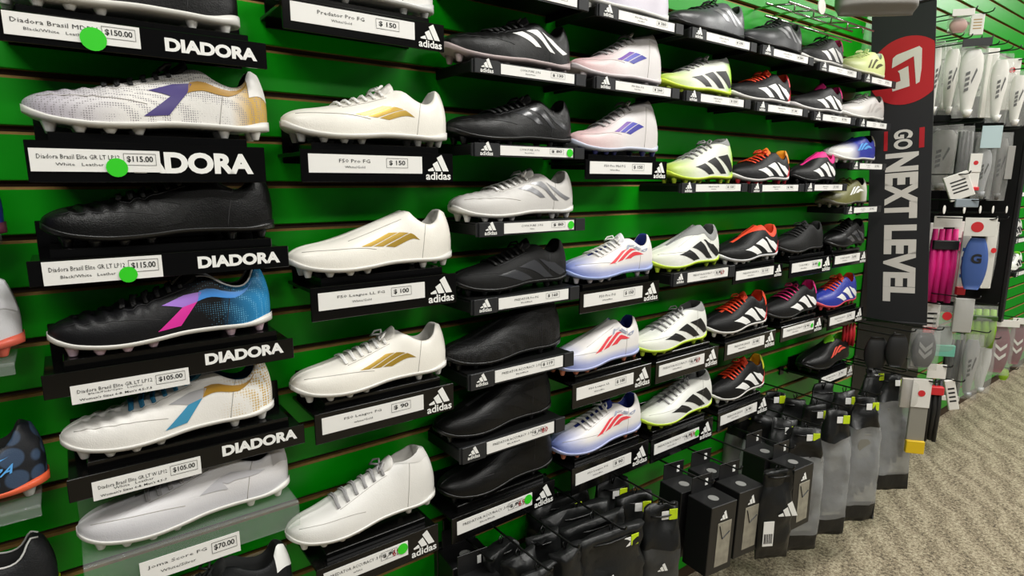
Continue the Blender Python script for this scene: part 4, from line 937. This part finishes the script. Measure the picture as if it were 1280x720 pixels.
# ------------------------------------------------------------------ accessory bay behind the banner
M_pw = mat('shin_guard_white', 'efece6', .4); M_pk = mat('shin_guard_black', '1c1c1c', .5); M_film2 = clear_mat('crinkled_clear_bag', tint=(.95, .95, .94), amount=.82, rough=.1, body=(.8, .8, .78))
M_hc = mat('header_card_white', 'e6e3dc', .5); M_hr = mat('header_card_red', 'd0282f', .5)
def pack(px, py0, py1, wpx, off, kind, label, c1, c2=None, yaw=-52, head=None, disc=None, stripes=None, film=True, group='packs in the accessory bay', hk=None, tilt=0, foot=None, side=None):
    """a retail pack hanging from a hook: film bag, header card, product inside"""
    P = at(px, py0, off); h = P.z - at(px, py1, off).z; w = wpx / ppm(P) / .92
    r = empty('hanging_pack', P, label, 'pack', group, (0, math.radians(tilt), math.radians(yaw)))
    d = .03
    hd = head[1] if head else .12
    if kind == 'guard':      # curved shin guard shell, wide top, tapered end
        rows = []; rb = []; n = 10; g0, g1 = h * (hd + .02), h * .93
        for i in range(n + 1):
            v = i / n; ww = w * .43 * (.78 + .22 * math.sin(math.pi * min(1, v * 1.6)) - .28 * sstep(.5, 1, v)) * (1 if 0 < i < n else .72)
            rows.append([Vector((ww * math.sin(a), -.022 * math.cos(a) + .008, -(g0 + (g1 - g0) * v))) for a in [(-1.25 + 2.5 * k / 8) for k in range(9)]])
            rb.append([p + Vector((0, .005, 0)) for p in rows[-1]])
        m = MB(); m.grid(rows, flip=True); m.grid(rb); m.grid([rows[0], rb[0]], flip=False); m.grid([rows[-1], rb[-1]], flip=True)
        g = m.build('shin_guard', c1, r, smooth=True)
        if c2:
            for k in range(4):
                zz = -(g0 + (g1 - g0) * (.42 + .085 * k)); m = MB(); m.prism([(-w * .20, zz), (-w * .06, zz + .006), (-w * .06, zz + .018), (-w * .20, zz + .012)], -.0155, -.0135); m.build('bar', c2, g)
            m = MB(); m.prism([(w * .02, -(g0 + (g1 - g0) * .55)), (w * .18, -(g0 + (g1 - g0) * .34)), (w * .14, -(g0 + (g1 - g0) * .30)), (-.0, -(g0 + (g1 - g0) * .5))], -.0158, -.0138); m.build('flash_mark', c2, g)
        MB().tube([(0, -.012, -g1 + .01), (0, -.010, -h * .985)], [w * .2, w * .12], 8).build('ankle_pad', c1, r, smooth=True)
    elif kind == 'pad':      # cushioned pad with rounded outline
        rows = []; n = 10; g0, g1 = h * (hd + .03), h * .95
        for i in range(n + 1):
            v = i / n; ww = w * .42 * max(.25, math.sin(math.pi * (.08 + .84 * v)) ** .45); tt = .016 * max(.25, math.sin(math.pi * (.05 + .9 * v)) ** .5)
            rows.append([Vector((ww * math.cos(a), -tt * math.sin(a), -(g0 + (g1 - g0) * v))) for a in [2 * math.pi * k / 14 for k in range(14)]])
        m = MB(); k = m.grid(rows, closed=True); m.face([k + j for j in range(14)]); m.face([k + n * 14 + j for j in range(14)][::-1]); g = m.build('pad', c1, r, smooth=True)
        if c2:
            for k in range(2):
                zz = -(g0 + (g1 - g0) * (.50 + .2 * k)); m = MB(); m.prism([(-w * .22, zz + .02), (0, zz - .004), (w * .22, zz + .02), (w * .22, zz + .036), (0, zz + .012), (-w * .22, zz + .036)], -.0185, -.0165); m.build('chevron', c2, g)
    elif kind == 'sock':     # folded strips hanging side by side
        m = MB()
        for k in range(4):
            x = -w * .36 + w * .24 * k; m.tube([(x, -.004, -h * (hd + .02)), (x * 1.05, -.012 + .004 * (k % 2), -h * .55), (x * 1.02, -.006, -h * (.93 + .02 * (k % 2)))], [w * .10, w * .15, w * .12], 7)
        m.build('folded_sock', c1, r, smooth=True)
        if c2: MB().bbox(-w * .46, w * .46, -.030, .012, -h * .36, -h * .26, .003).build('band', c2, r)
    elif kind == 'card':     # flat printed card pack
        MB().bbox(-w * .48, w * .48, -.012, 0, -h, -h * hd * .5, .002).build('card', c1, r)
        if c2:
            for k in range(4): MB().box(-w * .3, w * .3, -.0128, -.012, -h * (.35 + .13 * k), -h * (.30 + .13 * k)).build('print_line', c2, r)
    if film:
        rows = []
        for i in range(9):
            v = i / 8; tt = .030 * max(.12, math.sin(math.pi * min(1, .04 + .94 * v)) ** .5)
            rows.append([Vector((w * .5 * math.copysign(abs(math.cos(a)) ** .5, math.cos(a)), -.004 - tt * math.sin(a) + .004 * noise.noise(Vector((a * 2, v * 7, px))), -h * (hd * .5 + (1 - hd * .5) * v))) for a in [2 * math.pi * k / 14 for k in range(14)]])
        m = MB(); m.grid(rows, closed=True); m.build('film_bag', M_film2, r, smooth=True)
    if head:
        hcard = MB().bbox(-w * .5, w * .5, -.036 if film else -.016, -.033 if film else -.013, -h * hd, 0, .0006).build('header_card', head[0], r)
        if disc: MB().disc((w * disc[1], -.037 if film else -.017, -h * hd * .5), min(w * .2, h * hd * .4), th=.0006, seg=18).build('round_mark', disc[0], hcard)
    elif disc: MB().disc((w * disc[1], -.036, -h * disc[2]), w * .26, th=.0006, seg=18).build('round_mark', disc[0], r)
    if foot: MB().bbox(-w * .5, w * .5, -.022, -.004, -h, -h * (1 - foot[1]), .002).build('foot_panel', foot[0], r)
    if side: MB().bbox(w * side[1], w * side[2], -.038, -.036, -h * side[4], -h * side[3], .0005).build('side_label', side[0], r)
    if hk: hook(P.x, P.z - .006, off + .04, hk)
    return r
AB = 'packs in the accessory bay'
# upper guards
pack(1174, 44, 146, 18, .12, 'guard', 'clear bag with white shin guard, next to banner edge, upper hook', M_pw, M_pk, yaw=-15, hk='upper black hook next to the banner edge')
pack(1195, 48, 146, 20, .15, 'guard', 'white shin guard with black bars in clear bag, upper hook, second from banner', M_pw, M_pk, hk='upper black hook second from the banner')
pack(1219, 50, 150, 28, .26, 'guard', 'wider white shin guard with black bars in clear bag, upper hook', M_pw, M_pk, yaw=-60, head=(M_pk, .10), hk='upper black hook with the wider white shin guard')
pack(1241, 55, 150, 16, .18, 'card', 'clear bag with white card, between upper white shin guards', M_hc, None, yaw=-30, film=True, hk='upper black hook between the white shin guards')
pack(1255, 62, 156, 22, .28, 'guard', 'white shin guard beside red round mark card, upper hook', M_pw, M_pk, hk='upper black hook beside the red round mark card', yaw=-45)
pack(1265, 74, 140, 16, .22, 'card', 'white card pack with red round mark behind upper shin guards', M_hc, None, head=(M_hc, .45), disc=(M_hr, 0), film=False, hk='upper black hook with the red round mark card')
pack(1277, 84, 160, 20, .28, 'guard', 'white shin guard farthest from the banner, upper hook', M_pw, M_pk, hk='upper black hook farthest from the banner')
pack(1200, 14, 44, 22, .2, 'pad', 'pink and white pack above the shin guards', mat('dusty_pink', 'c99a90', .6), None, head=(M_hc, .3), hk='high black hook with the pink and white pack')
pack(1222, 16, 46, 14, .2, 'card', 'small pale card pack above the shin guards', M_hc, mat('tan_print', 'b89a6a', .6), film=False, hk='high black hook with the small pale card pack')
# middle guards
pack(1183, 150, 238, 34, .15, 'guard', 'grey shin guard in clear bag, middle hook next to banner', mat('guard_grey', '8e8c88', .5), M_pk, yaw=-60, hk='middle black hook next to the banner')
pack(1192, 216, 250, 26, .25, 'card', 'tilted white card box with black print, below grey shin guard', M_hc, M_ink, film=False, tilt=-22, hk='black hook with the tilted card box')
pack(1208, 248, 259, 24, .33, 'card', 'small blue-grey shelf label card on hook', mat('blue_grey_card', '8a949c', .5), None, film=False, hk='black hook carrying the blue-grey label card')
pack(1209, 152, 240, 16, .25, 'sock', 'black sock pack, middle hook', M_pk, None, hk='middle black hook with the black sock pack')
pack(1219, 192, 238, 12, .29, 'card', 'narrow white card pack with red round mark and red foot', M_hc, None, film=False, head=(M_hc, .5), disc=(M_hr, 0), foot=(M_hr, .1))
pack(1236, 158, 248, 20, .27, 'guard', 'grey and silver shin guard pack, middle hook', mat('guard_silver', '9b9c9e', .35), M_pk, hk='middle black hook with the silver shin guard', head=(mat('pale_teal_card', 'b9cdd0', .4), .3))
pack(1256, 160, 250, 18, .27, 'guard', 'dull grey shin guard pack beside end panel, middle hook', mat('guard_dull', '6c6b68', .5), M_pk, hk='middle black hook beside the end panel', side=(mat('grey_card', '9a9894', .5), .1, .5, .25, .7))
# lower packs with white disc hooks
for j, px in enumerate((1180, 1205, 1225, 1241, 1258)):
    P = at(px, 262, .3); hook(P.x, P.z - .014, .283, 'black hook with white end disc, ' + ('first', 'second', 'third', 'fourth', 'fifth')[j] + ' from the banner', disc=M_hc, group='hooks with white end discs')
M_mag = mat('magenta_knit', 'd8157c', .6)
pack(1171, 272, 372, 15, .10, 'card', 'narrow white and red card pack at banner edge', M_hc, None, film=False, foot=(M_hr, .14), disc=(M_hr, 0, .3), yaw=-45, hk='short black hook at the banner edge with the narrow card pack')
pack(1184, 270, 378, 28, .17, 'sock', 'magenta and black sock pack on white-disc hook', M_mag, M_pk, head=(M_hc, .12), film=False)
pack(1199, 276, 372, 14, .19, 'sock', 'magenta and grey striped sock pack beside the larger magenta one', mat('pink_grey_knit', '9b7f88', .6), M_mag, head=(M_hc, .2))
pack(1209, 284, 364, 9, .24, 'card', 'tall narrow white pack with blue and red print', M_hc, mat('blue_print', '2f5fa8', .5), film=False, foot=(M_hr, .12))
bp_ = pack(1226, 272, 362, 30, .30, 'pad', 'blue knee pad pack with white header card and red round mark', mat('pad_blue', '3d5a9a', .55), None, head=(M_hc, .24), disc=(M_hr, -.1), yaw=-62, film=False, hk='hook in front of the white-disc hooks with the blue pad')
text('G', bp_, -.018, -.19, -.0178, width=.036, height=.04, material=M_ink, bold=.04)
pack(1242, 272, 356, 12, .24, 'card', 'clear white pack with red mark behind blue pad', M_hc, None, disc=(M_hr, -.1, .45), yaw=-40, hk='hook behind the blue pad with the clear white pack')
# fourth row
pack(1166, 376, 420, 16, .15, 'card', 'white header card pack with red foot under magenta socks', M_hc, M_ink, film=False, foot=(M_hr, .3))
pack(1184, 380, 440, 24, .22, 'pad', 'clear pack with round red mark and teal label', mat('clear_grey', '9fa5a3', .4), None, head=(M_film2, .4), disc=(M_hr, -.1), foot=(mat('teal_label', '6fb8a2', .5), .22), hk='black hook with the teal labelled pack')
pack(1206, 370, 412, 20, .28, 'card', 'grey clear blister pack under the narrow white packs', mat('pale_grey_card', 'b4b2ae', .5), None, hk='black hook with the grey blister pack')
pack(1229, 378, 432, 30, .27, 'sock', 'bright green bag pack on low hook', mat('lime_nylon', '7fae1c', .5), mat('dark_green_nylon', '2f4f12', .6), film=True, hk='black hook with the bright green pack')
# lowest row
pack(1196, 412, 492, 20, .22, 'sock', 'black sock pack with white stripes near the floor', M_pk, None, film=True, foot=(M_hc, .07), hk='low black hook with the striped sock pack')
pack(1219, 412, 490, 20, .30, 'guard', 'black and silver shin guard pack near the floor', mat('guard_chrome', 'a9abac', .25, metal=.4), M_pk, yaw=-48, hk='low black hook with the black and silver guard')
pack(1233, 420, 484, 20, .27, 'guard', 'silver shin guard in clear bag near the floor', mat('guard_pale', 'c4c5c3', .3), None, hk='low black hook with the clear bagged silver guard')
M_mar = mat('pad_maroon', '6d1a2c', .6)
pack(1254, 398, 462, 26, .30, 'pad', 'maroon pad with white chevrons in clear bag, front', M_mar, M_hc, head=(M_hc, .12), hk='low black hook with the front maroon pad')
pack(1275, 396, 452, 20, .27, 'pad', 'maroon pad with white chevrons in clear bag, farther along', M_mar, M_hc, head=(M_hc, .12), hk='low black hook with the farther maroon pad')
pack(1256, 458, 474, 12, .27, 'pad', 'small lime green ball pack below the front maroon pad', mat('lime_ball', '8cb81a', .5), None, film=False, hk='low black hook with the lime green ball pack')
# second layer of guards deeper on the hooks
for j, (px, y0, y1, wd, of, c1, lab) in enumerate(((1186, 46, 140, 18, .07, M_pw, 'white shin guard in clear bag behind the second upper guard'), (1208, 50, 142, 18, .13, M_pw, 'white shin guard in clear bag behind the wider upper guard'), (1231, 56, 146, 16, .09, M_pw, 'white shin guard in clear bag between wider guard and white card'),
        (1248, 62, 150, 16, .13, M_pw, 'white shin guard in clear bag behind the guard beside the red mark'), (1199, 158, 236, 18, .12, mat('guard_grey', '8e8c88', .5), 'grey shin guard deep behind the tilted card box'), (1227, 160, 244, 16, .16, mat('guard_charcoal', '3a3a3c', .5), 'charcoal shin guard deep between the red mark card and silver guard'),
        (1246, 162, 246, 14, .17, mat('guard_silver', '9b9c9e', .35), 'silver shin guard deep between the silver and dull grey ones'), (1214, 380, 436, 20, .16, mat('guard_pale', 'c4c5c3', .3), 'pale guard in clear bag behind the bright green pack'))):
    pack(px, y0, y1, wd, of, 'guard', lab, c1, M_pk, yaw=-44, hk='short black hook, carries ' + lab.replace(' in clear bag', '').replace(' between wider guard and white card', ' next to the white card').replace(' deep between the red mark card and silver guard', ' deep beside the silver one'))
# beside the clear glove bags
pack(1152, 472, 556, 19, .36, 'card', 'clear grey pack with red round mark and yellow foot', mat('card_warm_grey', '8d8a80', .5), None, head=(M_hc, .38), disc=(M_hr, 0), foot=(mat('yellow_foot', 'e2bc14', .5), .17), hk='black hook carrying the yellow-footed pack', film=False)
pack(1138, 470, 506, 18, .33, 'card', 'pale pack behind the yellow-footed pack', mat('pale_pack', 'b3aca4', .5), None)
pack(1170, 454, 546, 19, .33, 'sock', 'dark sock pack with red and white header card', M_pk, M_hr, head=(M_hc, .17), film=False, hk='black hook with the red and white header card')
pack(1185, 472, 508, 11, .35, 'card', 'white price tag card tilted beside the red header', M_hc, M_ink, film=False, tilt=-14, hk='black hook with the tilted price tag card')
# dark gloves under the banner
for j, (a, b, c, wd) in enumerate(((1098, 414, 462, 30), (1124, 410, 458, 28), (1158, 408, 458, 30))):
    pack(a, b, c, wd, .20 + .06 * j, 'pad', ('black padded glove pack under the banner, next to the coral striped boot', 'black padded glove pack under the middle of the banner', 'black padded glove pack with grey edging under the outer banner edge')[j], M_pk, mat('grey_edging', '8a8a88', .5) if j == 2 else None, film=(j == 2), hk='black hook under the banner, ' + ('inner', 'middle', 'outer')[j])
pack(1062, 398, 432, 14, .10, 'sock', 'red strap hanging behind the blue boot stand', mat('red_strap', 'b01420', .6), None, film=False, hk='black hook with the red strap')
pack(1147, 434, 456, 14, .30, 'card', 'small grey and red card between the padded gloves', mat('card_mid_grey', '8c8884', .5), M_hr, film=False)
# shelves beyond the end panel
for j, (py, um, ln, lab) in enumerate(((192, U['lime'], LIN_W, 'green and white boot on far shelf, upper'), (297, U['greyw'], LIN_G, 'grey boot on far shelf, middle'), (338, U['white_lime'], LIN_LIME, 'white and lime boot on far shelf, lower'), (240, U['lime_heel'], LIN_LIME, 'lime boot on far shelf between upper and middle'))):
    P = at(1277, py, .13); ledge(P.x - .16, P.x + .13, P.z, 'far charcoal shelf under ' + lab, card=dict(title='FG', sub=None, price='$ 90'))
    boot(P.x - .18, .076, P.z, .30, 'low', um, ln, W_, laces=CG, stripes='pred', stripe_col=S_K, detail=0, label=lab)
# chrome wire rack above the top row
A0, A1 = at(958, 4, .06), at(1066, 30, .06)
rk = empty('wire_rack', (A0.x, 0, A0.z), 'chrome wire rack arm above the top row with round white tag', 'rack')
L_ = A1.x - A0.x
m = MB()
for dy, dz in ((-.06, 0), (-.06, -.035), (-.13, -.012)): m.tube([(0, dy, dz), (L_, dy, dz)], .0035, 6)
m.build('rail', M_chrome, rk, smooth=True)
for k in range(5):
    x = L_ * (k + .3) / 5; MB().tube([(x, -.002, .0), (x, -.06, .0), (x, -.13, -.012), (x, -.13, -.03)], .003, 6).build('cross_wire', M_chrome, rk, smooth=True)
MB().disc((L_ * .30, -.14, .0), .022, th=.003, seg=18).build('round_tag', M_hc, rk)
P = at(1098, -24, .22)
pouch(P, .24, .10, .1, -40, 'grey folded mesh bag hanging above the banner', None, body='solid', bodymat=mat('grey_mesh', '8a8782', .7), top=.1, seed=51, neck=.9)
hook(P.x, P.z + .018, .24, 'black hook carrying the grey folded mesh bag')
